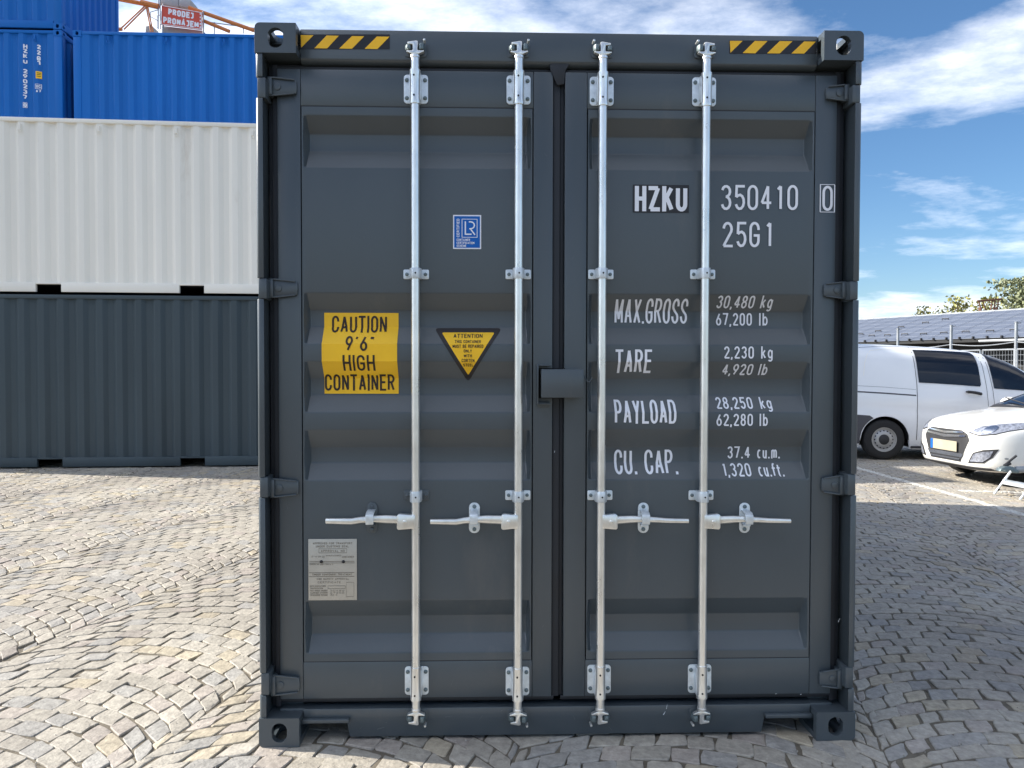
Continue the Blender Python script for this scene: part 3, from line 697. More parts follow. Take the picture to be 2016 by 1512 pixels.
for key in 'LR':
    x0, x1, p0, p1 = leaf[key]; s = -1 if key == 'L' else 1
    fr = MB()
    fr.box(x0, p0, YD, YD+.05, zdb, zdt); fr.box(p1, x1, YD, YD+.05, zdb, zdt)
    fr.box(p0, p1, YD+.0015, YD+.05, zr1, zdt-.0); fr.box(p0, p1, YD+.0015, YD+.05, zdb, zr2)
    dr = fr.build('door', 'slate', box, bevel=.0045)
    doors[key] = dr
    # pressed panel
    e0, e1 = p0+.004, p1-.004
    zz_ = sorted([zr2+.003]+breaks+[zr1-.003]); vs, fs = [], []
    cols = [(e0, 0), (e0+.004, 0), (e0+.022, 1), (e1-.022, 1), (e1-.004, 0), (e1, 0)]
    for z in zz_:
        dpt = prof(z)
        for x, k in cols: vs.append((x, YD+.0015+dpt*k, z))
    for i in range(len(zz_)-1):
        for j in range(5): a = i*6+j; fs.append((a, a+1, a+7, a+6))
    pb = MB().add(vs, fs).build('door_panel', 'slate', dr, bevel=.0)
    bm = bmesh.new(); bm.from_mesh(pb.data)
    es = [e for e in bm.edges if len(e.link_faces) == 2 and e.calc_face_angle(0) > R(12)]
    bmesh.ops.bevel(bm, geom=es, offset=.006, segments=3, affect='EDGES', profile=.5, clamp_overlap=True); bm.to_mesh(pb.data); bm.free()
    pb.data.polygons.foreach_set('use_smooth', [True]*len(pb.data.polygons)); pb.data.set_sharp_from_angle(angle=R(30))
    for z in (zr1-.001, zr2+.001): MB().box(p0+.002, p1-.002, YD+.0032, YD+.006, z-.002, z+.002).build('weld_seam', 'rubber', dr)
    MB().box(p0+.001, p1-.001, YD+.056, YD+.060, zr2, zr1).build('panel_backing', 'slate', dr)
    # gasket all round: double rubber lip
    g_ = MB(); outx = x0 if key == 'L' else x1; inx = x1 if key == 'L' else x0
    for dy, w1, w2 in ((YD+.012, .0, .020), (YD+.028, .014, .040)):
        g_.box(outx+s*w1, outx+s*w2, dy, dy+.012, zgb, zgt)
        g_.box(min(x0, x1)-.01, max(x0, x1)+.01, dy+.0004, dy+.0116, zdt+w1*.45, zdt+w2*.62)
        g_.box(min(x0, x1)-.01, max(x0, x1)+.01, dy+.0004, dy+.0116, zdb-w2*.62, zdb-w1*.45)
    g_.build('gasket', 'rubber', dr, bevel=.002)
cg = MB(); xm0, xm1 = leaf['L'][1], leaf['R'][0]
cg.box(xm0+.001, xm0+.030, YD+.014, YD+.030, zdb-.004, zdt+.002); cg.box(xm0+.030, xm1-.001, YD+.024, YD+.040, zdb-.004, zdt+.002)
cg.build('gasket', 'rubber', doors['R'], bevel=.003)
cgx = MB(); cgx.prism_y([(xm0-.012, zdt+.004), (xm0-.016, zdt+.030), (xm0+.012, zdt+.044), (xm1+.020, zdt+.034), (xm1+.002, zdt+.006), (xm1-.004, zdt-.05), (xm0+.016, zdt-.055)], YD-.004, YD+.012)
cgx.build('gasket_corner', 'rubber', doors['R'], bevel=.004)

# hinges
for key, s in (('L', -1), ('R', 1)):
    x0, x1, p0, p1 = leaf[key]
    for a, c in hy[s]:
        pxe = 540 if s < 0 else 1665
        zh, zl = Z_(a, pxe, .05), Z_(c, pxe, .05); zm = (zh+zl)/2; hh = (zh-zl)/2
        xk = s*(hw-.036); xt = X_(588 if s < 0 else 1618, 756, YD)
        xb = xk+(xt-xk)*.28
        bl = MB(); bl.prism_y([(xk, zm+hh*.86), (xb, zm+hh*.82), (xt, zm+hh*.62), (xt+s*-.002, zm), (xt, zm-hh*.62), (xb, zm-hh*.82), (xk, zm-hh*.86)], YD-.014, YD-.0005)
        h_ = bl.build('hinge', 'slate', doors[key], bevel=.004)
        rb = MB()
        for sg in (1, -1):
            rb.prism_y([(xk, zm+sg*hh*.96), (xb, zm+sg*hh*.92), (xt+s*.006, zm+sg*hh*.72), (xt+s*.006, zm+sg*hh*.58), (xb, zm+sg*hh*.76), (xk, zm+sg*hh*.80)], YD-.022, YD-.0145)
        rb.build('hinge_rib', 'slate', doors[key], bevel=.0025)
        k = MB(); k.box(min(xk, xk-s*.020), max(xk, xk-s*.020), .040, .11, zm-hh*.84, zm+hh*.84); k.build('hinge_knuckle', 'slate', doors[key], bevel=.005)
        pn = MB(); pn.tube((xk-s*.038, YD-.0145, zm), (xk-s*.038, YD-.019, zm), .015, n=20); pn.build('hinge_boss', 'slate', doors[key], bevel=.002)

# locking bars
YB = .026
def stadium(cx, cz, w_, h_, r, n=6):
    pts = []
    for sx, sz, a in ((1, 1, 0), (-1, 1, 90), (-1, -1, 180), (1, -1, 270)):
        for i in range(n+1):
            t = R(a+90*i/n); pts.append((cx+sx*(w_/2-r)+r*math.cos(t), cz+sz*(h_/2-r)+r*math.sin(t)))
    return pts
def bolt(parent, x, z, y, r=.0085, material='bolt'):
    b = MB(); b.lathe([(0, -.006), (r*.55, -.0058), (r*.9, -.004), (r, -.001), (r, 0)], (x, y, z), 'y', 12); return b.build('bolt', material, parent, smooth=True)
def bracket(parent, bx, z0, z1, tall, material='galv_plate', boltm='bolt'):
    yp = YD-.0005
    if tall:
        p = MB(); p.prism_y(stadium(bx, (z0+z1)/2, .098, z1-z0, .014), yp-.005, yp); o = p.build('bar_bracket', material, parent, bevel=.001)
        for sx in (-1, 1):
            for z in (z0+.022, z1-.022): bolt(parent, bx+sx*.037, z, yp-.005, material=boltm)
        for sx in (-1, 1): MB().box(bx+sx*.020-.003, bx+sx*.020+.003, YB, yp-.005, z0+.004, z1-.004).build('bracket_web', material, parent, bevel=.002)
    else:
        for sx in (-1, 1):
            p = MB(); p.prism_y(stadium(bx+sx*.037, (z0+z1)/2, .030, z1-z0, .006), yp-.005, yp); p.build('bar_bracket', material, parent, bevel=.001)
            bolt(parent, bx+sx*.038, (z0+z1)/2, yp-.005, r=.0075, material=boltm)
        if material == 'galv_plate' or True:
            cl = MB(); cl.prism_z([(bx-.024, yp-.004), (bx-.024, YB+.004), (bx-.019, YB-.012), (bx-.010, YB-.021), (bx+.010, YB-.021), (bx+.019, YB-.012), (bx+.024, YB+.004), (bx+.024, yp-.004)], z0-.002, z1+.002)
            cl.build('bar_clamp', 'galv_plate', parent, bevel=.002)
            MB().tube((bx+.002, YB-.0205, (z0+z1)/2), (bx+.002, YB-.0222, (z0+z1)/2), .0035, n=12).build('clamp_hole', 'dark', parent)
bars = [('L', 818, -1), ('L', 1020.5, -1), ('R', 1184.5, 1), ('R', 1386.5, 1)]
for bi, (key, bpx, s) in enumerate(bars):
    dr = doors[key]; bx = X_(bpx, 756, YB)
    P = lambda py: Z_(py, bpx, YB)
    t = [-4, -2, 0, 3][bi]*.3
    r = MB(); r.tube((bx, YB, P(1396)), (bx, YB, P(112)), .0168, n=28); r.build('locking_bar', 'galv', dr, smooth=True)
    o1, o2 = [(0, 0), (1.5, 1), (4, -3), (5, -4)][bi]
    dT, dB = o1, o2
    # sleeves and collars
    sl1 = MB(); sl1.lathe([(.0168, 0), (.0215, 0), (.0225, .008), (.0205, .02), (.0200, .06), (.0205, .112), (.0225, .122), (.0225, .134), (.0168, .135)], (bx, YB, P(205+dT)), 'z', 28); sl1.build('bar_sleeve', 'galv', dr, smooth=True, ang=50) if False else sl1.build('bar_sleeve', 'galv', dr, smooth=True)
    sl2 = MB(); sl2.lathe([(.0168, 0), (.0225, .001), (.0225, .012), (.0205, .020), (.0200, .07), (.0205, .128), (.0215, .136), (.0168, .137)], (bx, YB, P(1378+dB)), 'z', 28); sl2.build('bar_sleeve', 'galv', dr, smooth=True)
    for py, dd in ((151, dT), (190, dT), (1329, dB), (1366, dB)):
        MB().tube((bx-.003, YB-.0195, P(py+dd)), (bx-.003, YB-.0222, P(py+dd)), .0038, n=12).build('sleeve_hole', 'dark', dr)
    bracket(dr, bx, Z_(205+dT, bpx, YD), Z_(148+dT, bpx, YD), True)
    bracket(dr, bx, Z_(1367+dB, bpx, YD), Z_(1311+dB, bpx, YD), True)
    bracket(dr, bx, Z_(550, bpx, YD), Z_(531, bpx, YD), False)
    bracket(dr, bx, Z_(984, bpx, YD), Z_(965, bpx, YD), False, *(('slate', 'slate') if bi == 0 else ()))
    # cam ends and their keepers on header and sill
    for zz0, sg in ((P(114+dT*.5), 1), (P(1395+dB*.5), -1)):
        H = lambda v: zz0+sg*v
        a = MB(); a.lathe([(.0168, 0), (.0192, .002*sg), (.0192, .010*sg), (.0150, .013*sg), (.0150, .014*sg)], (bx, YB, zz0-sg*.002), 'z', 20); a.build('bar_collar', 'galv', dr, smooth=True)
        c = MB()
        m_ = -s      # tip points away from the door's hinge side
        def pp(pts): 
            return [(bx+m_*x, H(z)) for x, z in pts]
        c.prism_y(pp([(-.012, .012), (-.034, .021), (-.034, .026), (-.012, .027), (-.008, .030), (-.009, .050), (-.030, .052), (-.030, .060), (.004, .066), (.012, .064), (.010, .030), (.014, .027), (.036, .028), (.037, .023), (.012, .012)]), YB-.010, YB+.012)
        c.build('cam', 'galv', dr, bevel=.003)
        tip = MB(); tip.lathe([(0, -.012), (.004, -.0115), (.0055, -.008), (.0055, .02)], (bx+m_*.038, YB-.004, H(.068)), 'y', 12); tip.build('cam_tip', 'galv', dr, smooth=True)
        for sd in (-1, 1):
            kx = bx+m_*sd*.026
            k = MB(); k.prism_z([(kx-.012, .0575), (kx-.014, .030), (kx-.006, .012), (kx+.006, .012), (kx+.014, .030), (kx+.012, .0575)], min(H(.030), H(.050 if sd < 0 else .056)), max(H(.030), H(.050 if sd < 0 else .056)))
            k.build('cam_keeper', 'bolt', box, bevel=.004)
        MB().prism_y(stadium(bx, H(.040), .088, .052, .012), .0535, .0578).build('keeper_plate', 'slate', box, bevel=.001)
    # handle
    far_px, hub_a, hub_b, catch_px = [(641, 783, 812, 733), (847, 988, 1014, 934), (1356, 1191, 1214, 1266), (1557, 1391, 1416, 1465)][bi]
    yh = YB-.006
    hz_, dz = Z_(1023, bpx, yh), .0
    f_, ha, hb = X_(far_px, 1022, yh-.014), X_(hub_a, 1022, yh), X_(hub_b, 1022, yh)
    inner = hb if s < 0 else ha; outer = ha if s < 0 else hb
    hub = MB(); hub.prism_y([(inner-s*.012, hz_+.020), (outer-s*.008, hz_+.026), (outer+s*.002, hz_+.020), (outer+s*.003, hz_-.034), (outer-s*.003, hz_-.040), (inner-s*.012, hz_-.034)], yh-.014, yh+.010)
    hub.build('handle_hub', 'galv', dr, bevel=.004)
    MB().lathe([(0, -.005), (.006, -.004), (.008, 0)], ((ha+hb)/2, yh-.014, hz_-.006), 'y', 14).build('hub_rivet', 'galv', dr, smooth=True)
    Lh = f_-outer
    def hp(fr, zt_, zb_): return (outer+Lh*fr, hz_+zt_*1.18, hz_+zb_*1.18)
    prof_h = [hp(-.06, .014, -.017), hp(.18, .015, -.015), hp(.34, .014, -.011), hp(.52, .011, -.012), hp(.64, .006, -.016), hp(1.0, .005, -.013)]
    if bi == 0: prof_h = [(x, a_+.004*min(1, abs(x-outer)/abs(Lh)), b_+.002) for x, a_, b_ in prof_h]
    if s > 0: prof_h = [hp(-.06, .012, -.018), hp(.2, .013, -.013), hp(.38, .012, -.010), hp(.55, .010, -.010), hp(.68, .007, -.011), hp(1.0, .004, -.012)]
    hd_ = MB(); top = [(x, a_) for x, a_, b_ in prof_h]; bot = [(x, b_) for x, a_, b_ in prof_h][::-1]
    # loft a bar with a swelling section
    ys = [0, .004, .000, -.010, -.012, -.012]
    secs = []
    for (x, a_, b_), dy in zip(prof_h, ys):
        zc_, hh = (a_+b_)/2, (a_-b_)/2
        secs.append([(x, yh+dy-.006, zc_+hh*.7), (x, yh+dy-.008, zc_), (x, yh+dy-.006, zc_-hh*.7), (x, yh+dy, zc_-hh), (x, yh+dy+.006, zc_-hh*.7), (x, yh+dy+.006, zc_+hh*.7), (x, yh+dy, zc_+hh)])
    vs = [p for sc in secs for p in sc]; n7 = 7; fs = []
    for i in range(len(secs)-1):
        for j in range(n7): a0 = i*n7+j; b0 = i*n7+(j+1) % n7; fs.append((a0, b0, b0+n7, a0+n7))
    fs += [tuple(range(6, -1, -1)), tuple(range((len(secs)-1)*n7, len(secs)*n7))]
    hd_.add(vs, fs); hd_.build('handle', 'galv', dr, bevel=.0012)
    rg = MB(); rg.prism_y([(outer+Lh*.26, hz_+.001), (outer+Lh*.46, hz_+.0035), (outer+Lh*.62, hz_-.003), (outer+Lh*.46, hz_-.0028)], yh-.018, yh-.010); rg.build('handle_ridge', 'galv', dr, bevel=.0015)
    # catch: base plate, retainer and latch
    cxp = X_(catch_px, 1022, YD); cz = Z_(1019, catch_px, YD); cm = 'slate' if bi == 0 else 'galv_plate'
    MB().prism_y(stadium(cxp, cz, .045, .126, .021), YD-.006, YD-.0005).build('catch_plate', cm, dr, bevel=.001)
    bolt(dr, cxp, cz+.047, YD-.006, material='slate' if bi == 0 else 'bolt'); bolt(dr, cxp, cz-.047, YD-.006, material='slate' if bi == 0 else 'bolt')
    lt = MB(); lt.prism_x([(YD-.006, cz+.036), (yh-.012, cz+.032), (yh-.026, cz+.022), (yh-.028, cz+.000), (yh-.022, cz-.016), (yh-.017, cz-.016), (yh-.021, cz+.001), (yh-.019, cz+.016), (yh-.008, cz+.024), (YD-.006, cz+.028)], cxp-.017, cxp+.015)
    lt.build('handle_latch', 'galv_plate', dr, bevel=.002)
    sadd = MB(); sadd.prism_x([(YD-.006, cz-.026), (yh+.010, cz-.030), (yh+.010, cz-.022), (YD-.006, cz-.016)], cxp-.016, cxp+.016); sadd.build('handle_rest', cm, dr, bevel=.002)
# lock box on the meeting edge
lk = MB(); ly0 = -.028
ax0, az1 = LP(1066, 727, ly0); ax1, az0 = LP(1149, 783, ly0)
lk.box(ax0, ax1, ly0, ly0+.003, az0, az1); lk.box(ax0, ax1, ly0+.003, YD-.001, az1-.003, az1); lk.box(ax1-.003, ax1, ly0+.003, YD-.001, az0, az1-.0031)
lk.box(ax0, ax0+.003, ly0+.003, .02, az0, az1-.0031)
lock = lk.build('lock_box', 'slate', box, bevel=.0012)
lb = MB(); bx0, bz1 = LP(1057, 718, .03); bx1, bz0 = LP(1086, 796, .03)
lb.box(bx0, bx0+.005, .0, YD-.001, bz0, bz1); lb.box(bx0+.005, bx1, .012, YD-.001, bz1-.005, bz1); lb.box(bx0+.005, bx1-.004, .012, YD-.001, bz0, bz0+.005)
lb.build('lock_staple', 'slate', box, bevel=.001)
MB().box(X_(1057, 795, YD), X_(1083, 795, YD), YD-.007, YD-.0005, Z_(802, 1070, YD), Z_(790, 1070, YD)).build('seal_tab', 'slate', doors['L'], bevel=.002)
MB().box(bx0+.006, X_(1112, 756, YD), YD-.004, YD-.001, az0-.006, az1+.004).build('lock_shade', 'dark', box)  # near-black sheet on the door face, painted shade behind the lock box
hk = MB(); pts = [(1149, 737), (1152, 744), (1156, 751), (1160, 752), (1164, 747), (1166, 742)]
pts = [LP(a, c, .0) for a, c in pts]
for a, c in zip(pts[:-1], pts[1:]): hk.tube((a[0], .0, a[1]), (c[0], .0, c[1]), .0022, n=8)
hk.build('wire_hook', 'slate', box)
MB().tube((pts[0][0], 0, pts[0][1]), (pts[0][0]-.003, YD, pts[0][1]+.004), .0022, n=8).build('wire_hook', 'slate', box)

# ---- decals and lettering
dL, dR = doors['L'], doors['R']
def quad_px(ps): return [LP(x, y, YD+prof(Z_(y, x, YD))) for x, y in ps]
a = LP(633, 614, YD); c = LP(782, 776, YD)
decal('caution_decal', [[(a[0], a[1]), (c[0], a[1]), (c[0], c[1]), (a[0], c[1])]], 'yellow', dL, .0022)
for txt, bb in (('CAUTION', (654, 622, 762, 655)), ('9\'6"', (680, 661, 736, 691)), ('HIGH', (675, 699, 738, 730)), ('CONTAINER', (640, 737, 777, 769))):
    kw = dict(aspect=.50, gap=.17)
    if txt[0] == '9': kw = dict(aspect=.5, gap=.22)
    lettering('caution_lettering', txt, *bb, 4.0, 'ink', dL, lift=.0036, **kw)
# triangular corten notice
def tri(px, r_, lift, material, name):
    P = [Vector(LP(x, y, YD+.008)) for x, y in px]; out = []
    for i in range(3):
        p = P[i]; a_ = (P[i-1]-p).normalized(); b_ = (P[(i+1) % 3]-p).normalized()
        for t in (0, .25, .5, .75, 1):
            p0, p2 = p+a_*r_, p+b_*r_; out.append(tuple((p0*(1-t)**2+p*2*t*(1-t)+p2*t**2)))
    return decal(name, [out], material, dL, lift)
tri([(854, 645), (988, 645), (921, 753)], .018, .0022, 'black_film', 'corten_notice')
tri([(869, 654), (974, 654), (921.5, 739)], .008, .0030, 'yellow', 'corten_notice_face')
for txt, bb, sw in (('ATTENTION', (893, 657, 950, 665.5), 1.5), ('THIS CONTAINER', (895.5, 669.5, 947, 675.5), 1.0), ('MUST BE REPAIRED', (891, 678.5, 951.5, 685), 1.05), ('ONLY', (913, 688, 929, 694), 1.0), ('WITH', (913, 697.5, 929, 703.5), 1.0), ('CORTEN', (909, 706.5, 934, 713), 1.0), ('STEEL', (912, 716, 932, 721.5), 1.0)):
    lettering('notice_lettering', txt, *bb, sw, 'ink', dL, lift=.0040, aspect=.62, gap=.2)
# blue certification sticker
def rect(name, x0, y0, x1, y1, material, lift, parent):
    a = LP(x0, y0, YD); c = LP(x1, y1, YD); return decal(name, [[(a[0], a[1]), (c[0], a[1]), (c[0], c[1]), (a[0], c[1])]], material, parent, lift)
rect('certificate_sticker', 892, 423, 947.3, 490.5, 'white_film', .0022, dL)
rect('sticker_face', 894.3, 425.6, 944.8, 488, 'blue_film', .0029, dL)
def outline(name, x0, y0, x1, y1, w_, material, lift, parent):
    polys = []
    for (a0, b0, a1, b1) in ((x0, y0, x1, y0+w_), (x0, y1-w_, x1, y1), (x0, y0+w_, x0+w_, y1-w_), (x1-w_, y0+w_, x1, y1-w_)):
        a = LP(a0, b0, YD); c = LP(a1, b1, YD); polys.append([(a[0], a[1]), (c[0], a[1]), (c[0], c[1]), (a[0], c[1])])
    return decal(name, polys, material, parent, lift)
outline('sticker_frame', 909, 431, 940, 468, 1.3, 'white_film', .0036, dL)
lr = []
def pxl(pts, w_): 
    p = [LP(x, y, YD) for x, y in pts]; return [(qd, 0.) for qd in stroke_quads(p, w_/488/2)]
lr += pxl([(916.2, 436), (916.2, 461.3), (928.5, 461.3)], 2.6)
cx_, cy_ = 926.5, 443.5
lr += [(qd, .0002) for qd, _ in pxl([(923, 437)]+[(927+7*math.cos(R(t)), 443.7-6.8*math.sin(R(t))) for t in (90, 60, 30, 0, -30, -60, -90)]+[(924, 450.5)], 2.6)]
lr += [(qd, .0004) for qd, _ in pxl([(925.5, 450), (935, 462.5)], 2.6)]
decal('sticker_emblem', lr, 'white_film', dL, .0036)
for txt, bb in (('CONTAINER', (899, 470, 925.5, 474.6)), ('CERTIFICATION', (899, 476, 934, 480.6)), ('SCHEME', (899, 481.8, 918, 486.3))):
    lettering('sticker_lettering', txt, *bb, .8, 'white_film', dL, lift=.0036, aspect=.6, gap=.22)
# CERTIFIED, reading upwards
x0, x1, z0, z1 = lbox(899, 431, 904.6, 467)
pol = text_polys('CERTIFIED', 0, z1-z0, 0, x1-x0, 1.1/488, aspect=.6, gap=.2)
decal('sticker_lettering', [([(x1-v[1], z0+v[0]) for v in p], o) for p, o in pol], 'white_film', dL, .0036)

# approval plate
x0p, z1p = LP(607, 1061, YD); x1p, z0p = LP(703, 1181, YD)
pl = MB(); pl.box(x0p, x1p, YD-.0025, YD-.0002, z0p, z1p); plate = pl.build('approval_plate', 'plate', dL, bevel=.001)
pr = []
def pline(xa, xb, y, w_): 
    a = LP(xa, y-w_/2, YD); c = LP(xb, y+w_/2, YD); pr.append([(a[0], a[1]), (c[0], a[1]), (c[0], c[1]), (a[0], c[1])])
for y in (1105, 1108, 1127, 1134.6): pline(609, 698, y, .7)
for xa, xb, ya, yb in ((628, 683, 1080, 1088), (646, 680, 1153, 1158.5), (682, 697, 1146, 1174)):
    pline(xa, xb, ya, .6); pline(xa, xb, yb, .6)
    for xx in (xa, xb): a = LP(xx-.3, ya, YD); c = LP(xx+.3, yb, YD); pr.append([(a[0], a[1]), (c[0], a[1]), (c[0], c[1]), (a[0], c[1])])
decal('plate_ruling', pr, 'plate_ink', dL, .0048)
for txt, bb, sw in (('APPROVED FOR TRANSPORT', (616, 1067, 694, 1071.5), .75), ('UNDER CUSTOMS SEAL', (622, 1073, 687, 1077.5), .75), ('APPROVAL NO', (632, 1082, 679, 1086.5), .75), ('TYPE', (612, 1094, 640, 1098), .6), ('MANUFACTURED', (642, 1092, 672, 1095), .5), ('CONTAINER', (674, 1094, 697, 1098), .6), ('TIMBER COMPONENT TREATMENT', (615, 1128.6, 693, 1132.6), .7), ('CSC SAFETY APPROVAL', (624, 1137.5, 687, 1141.5), .7),
                    ('CERTIFICATE', (626, 1144, 671, 1148), .6), ('DATE MANUFACTURED', (611, 1152, 642, 1155), .5), ('IDENTIFICATION', (611, 1156.5, 636, 1159.5), .5), ('MAX GROSS WEIGHT', (611, 1160.8, 645, 1164.2), .6), ('ALLOWABLE STACKING', (611, 1165, 645, 1168.4), .6), ('TRANSVERSE RACKING', (611, 1169.5, 645, 1172.9), .6), ('30480', (650, 1161, 678, 1164), .5), ('67200', (650, 1165.3, 678, 1168.3), .5), ('150 0', (650, 1169.6, 664, 1172.6), .5), ('OWNERS NO', (610, 1109.5, 628, 1112), .5), ('HZKU 350410 0', (631, 1109.5, 656, 1112), .5)):
    lettering('plate_lettering', txt, *bb, sw, 'plate_ink', dL, lift=.0050, aspect=.6, gap=.25)
for xx in (633, 676.3):
    x, z = LP(xx, 1105.5, YD); bolt(dL, x, z, YD-.0025, r=.0068, material='black_film')

# white markings on the right leaf
rect('code_patch', 1246, 363.5, 1356, 419, 'black_film', .0022, dR)
lettering('owner_code', 'HZKU', 1249.5, 367, 1353, 416, 8.2, 'white_film', dR, aspect=.40, gap=.12)
def spaced(txt, px, y0, y1, wd, sw, name):
    for ch, xc in zip(txt, px):
        w_ = wd if ch != '1' else wd*.55
        lettering(name, ch, xc-w_/2, y0, xc+w_/2, y1, sw, 'white_film', dR, lift=.0042)
spaced('350410', [1429, 1456, 1481.5, 1507.5, 1534, 1560], 364.5, 414, 21.5, 5.2, 'serial_digit')
lettering('check_digit', '0', 1618, 366, 1639, 415.5, 5.2, 'white_film', dR, lift=.0050)
outline('check_box', 1613.5, 363, 1643, 418.5, 1.5, 'white_film', .0050, dR)
spaced('25G1', [1432, 1459, 1485, 1513], 437, 487, 21, 5.2, 'size_code')
for txt, bb, sw in (('MAX.GROSS', (1209.5, 589.5, 1352.5, 637), 4.3), ('TARE', (1211.5, 688, 1283.5, 734.5), 5.0), ('PAYLOAD', (1210, 787.5, 1331.5, 834), 4.9), ('CU.', (1208.5, 885, 1252, 931.5), 5.0), ('CAP.', (1268, 885, 1332, 931.5), 5.0)):
    lettering('marking', txt, *bb, sw, 'white_film', dR, aspect=.40, gap=.12)
for ta, ba, tb, bb in (('30,480', (1411, 583, 1485, 606.5), 'kg', (1498, 583, 1521, 606.5)), ('67,200', (1409, 616.5, 1480, 641), 'lb', (1494, 616.5, 1511, 641)),
                       ('2,230', (1425, 682, 1484, 706), 'kg', (1498, 682, 1521, 706)), ('4,920', (1422, 716.5, 1482, 738.5), 'lb', (1494, 716.5, 1511, 738.5)),
                       ('28,250', (1408.5, 782, 1480.5, 804.5), 'kg', (1495, 782, 1518, 804.5)), ('62,280', (1410, 814.5, 1482, 838.5), 'lb', (1495, 814.5, 1511.5, 838.5)),
                       ('37.4', (1431.5, 878.5, 1476, 902.5), 'cu.m.', (1490, 878.5, 1535, 902.5)), ('1,320', (1422.5, 912.5, 1477, 936.5), 'cu.ft.', (1491.5, 912.5, 1541, 936.5))):
    lettering('figure', ta, *ba, 3.2, 'white_film', dR, aspect=.5, gap=.2)
    lettering('unit', tb, *bb, 3.1, 'white_film', dR, aspect=.5, gap=.22)
# small white paint chips and scratches
for px_, py_, l_, ang in ((1652, 1221, 9, 65), (1313, 1391, 10, 80), (1308, 1404, 8, 60), (1528, 1366, 3, 10), (1577, 1367, 3, 10), (1092, 889, 4, 80), (1675, 907, 2, 0)):
    x, z = LP(px_, py_, .055); L2 = l_/488/2; dx, dz_ = math.cos(R(ang))*L2, math.sin(R(ang))*L2
    MB().tube((x-dx, .0555, z-dz_), (x+dx, .0555, z+dz_), .0012, .0006, n=5).build('paint_chip', 'galv_plate', box)

rs = random.Random(3)
for i in range(26):
    kind_ = rs.random()
    if kind_ < .5: px_, py_, yy = rs.uniform(700, 1490), rs.uniform(1396, 1440), .0555
    elif kind_ < .75: px_, py_, yy = rs.choice([(560, 585), (1060, 1082), (1115, 1145), (1612, 1636)]), rs.uniform(240, 1300), YD-.0006; px_ = rs.uniform(*px_)
    else: px_, py_, yy = rs.uniform(640, 1570), rs.uniform(1310, 1366), YD+.0008
    x, z = LP(px_, py_, yy); L2 = rs.uniform(.003, .016); a_ = rs.uniform(0, math.pi)
    MB().tube((x-math.cos(a_)*L2, yy, z-math.sin(a_)*L2), (x+math.cos(a_)*L2, yy, z+math.sin(a_)*L2), .0007, .0003, n=4).build('scratch', 'scratch', box)

# ------------------------------------------------------------------ stacks on the left
SY = .0845                                                      # heading of the stacks
def stack_point(px, D, z, back=0.):
    p = AT(px, 719, D); return p
dx, dy = math.cos(SY), math.sin(SY)
# near row: its front face passes through (-7.58, 11.33); ends at x = -9.2
FX, FY = -8.86, 11.22
near = lambda s_: (FX+dx*s_, FY+dy*s_)
plain_container('anthracite grey container lying side on at ground level, bottom of the left stack', FX, FY, 0, SY, 'slate2', start=.12, group='containers stacked on the left')
plain_container('white container in the left stack, resting on the grey one', FX-.0, FY+.02, 2.60, SY, 'white_cont', start=.14, group='containers stacked on the left', rings=[.52+i*1.112 for i in range(5)])
# rear row
BX, BY, SB = -2.42, 15.42, .045
def rear(x_end_right, lvl_z, label, H=2.591, rings=(), y=BY, start=.16):
    c, s = math.cos(SB), math.sin(SB)
    x0 = x_end_right-6.058*c; yy = y-(BX-x_end_right)*s-6.058*s
    return plain_container(label, x0, yy, lvl_z, SB, 'blue_cont', H=H, rings=rings, group='containers stacked on the left', start=start)
LX = -8.80+.02; RX = -8.58+6.058
rear(RX, 5.47, 'long blue container on the third level of the rear row, nearest the red sign', rings=[.68+i*1.112 for i in range(5)])
rear(LX, 5.47, 'blue container with white 22G1 marking on the third level at the far left', rings=[1.1+i*1.112 for i in range(5)], start=.16)
rear(LX, 8.075, 'topmost blue container, cut off by the top of the photo')
rear(RX, 2.87, 'blue container of the rear row hidden behind the white one')
rear(LX, 2.87, 'blue container of the rear row behind the left end of the stack')
rear(RX, 0, 'blue container of the rear row standing on the ground, right', H=2.87)
rear(LX, 0, 'blue container of the rear row standing on the ground, left', H=2.87)
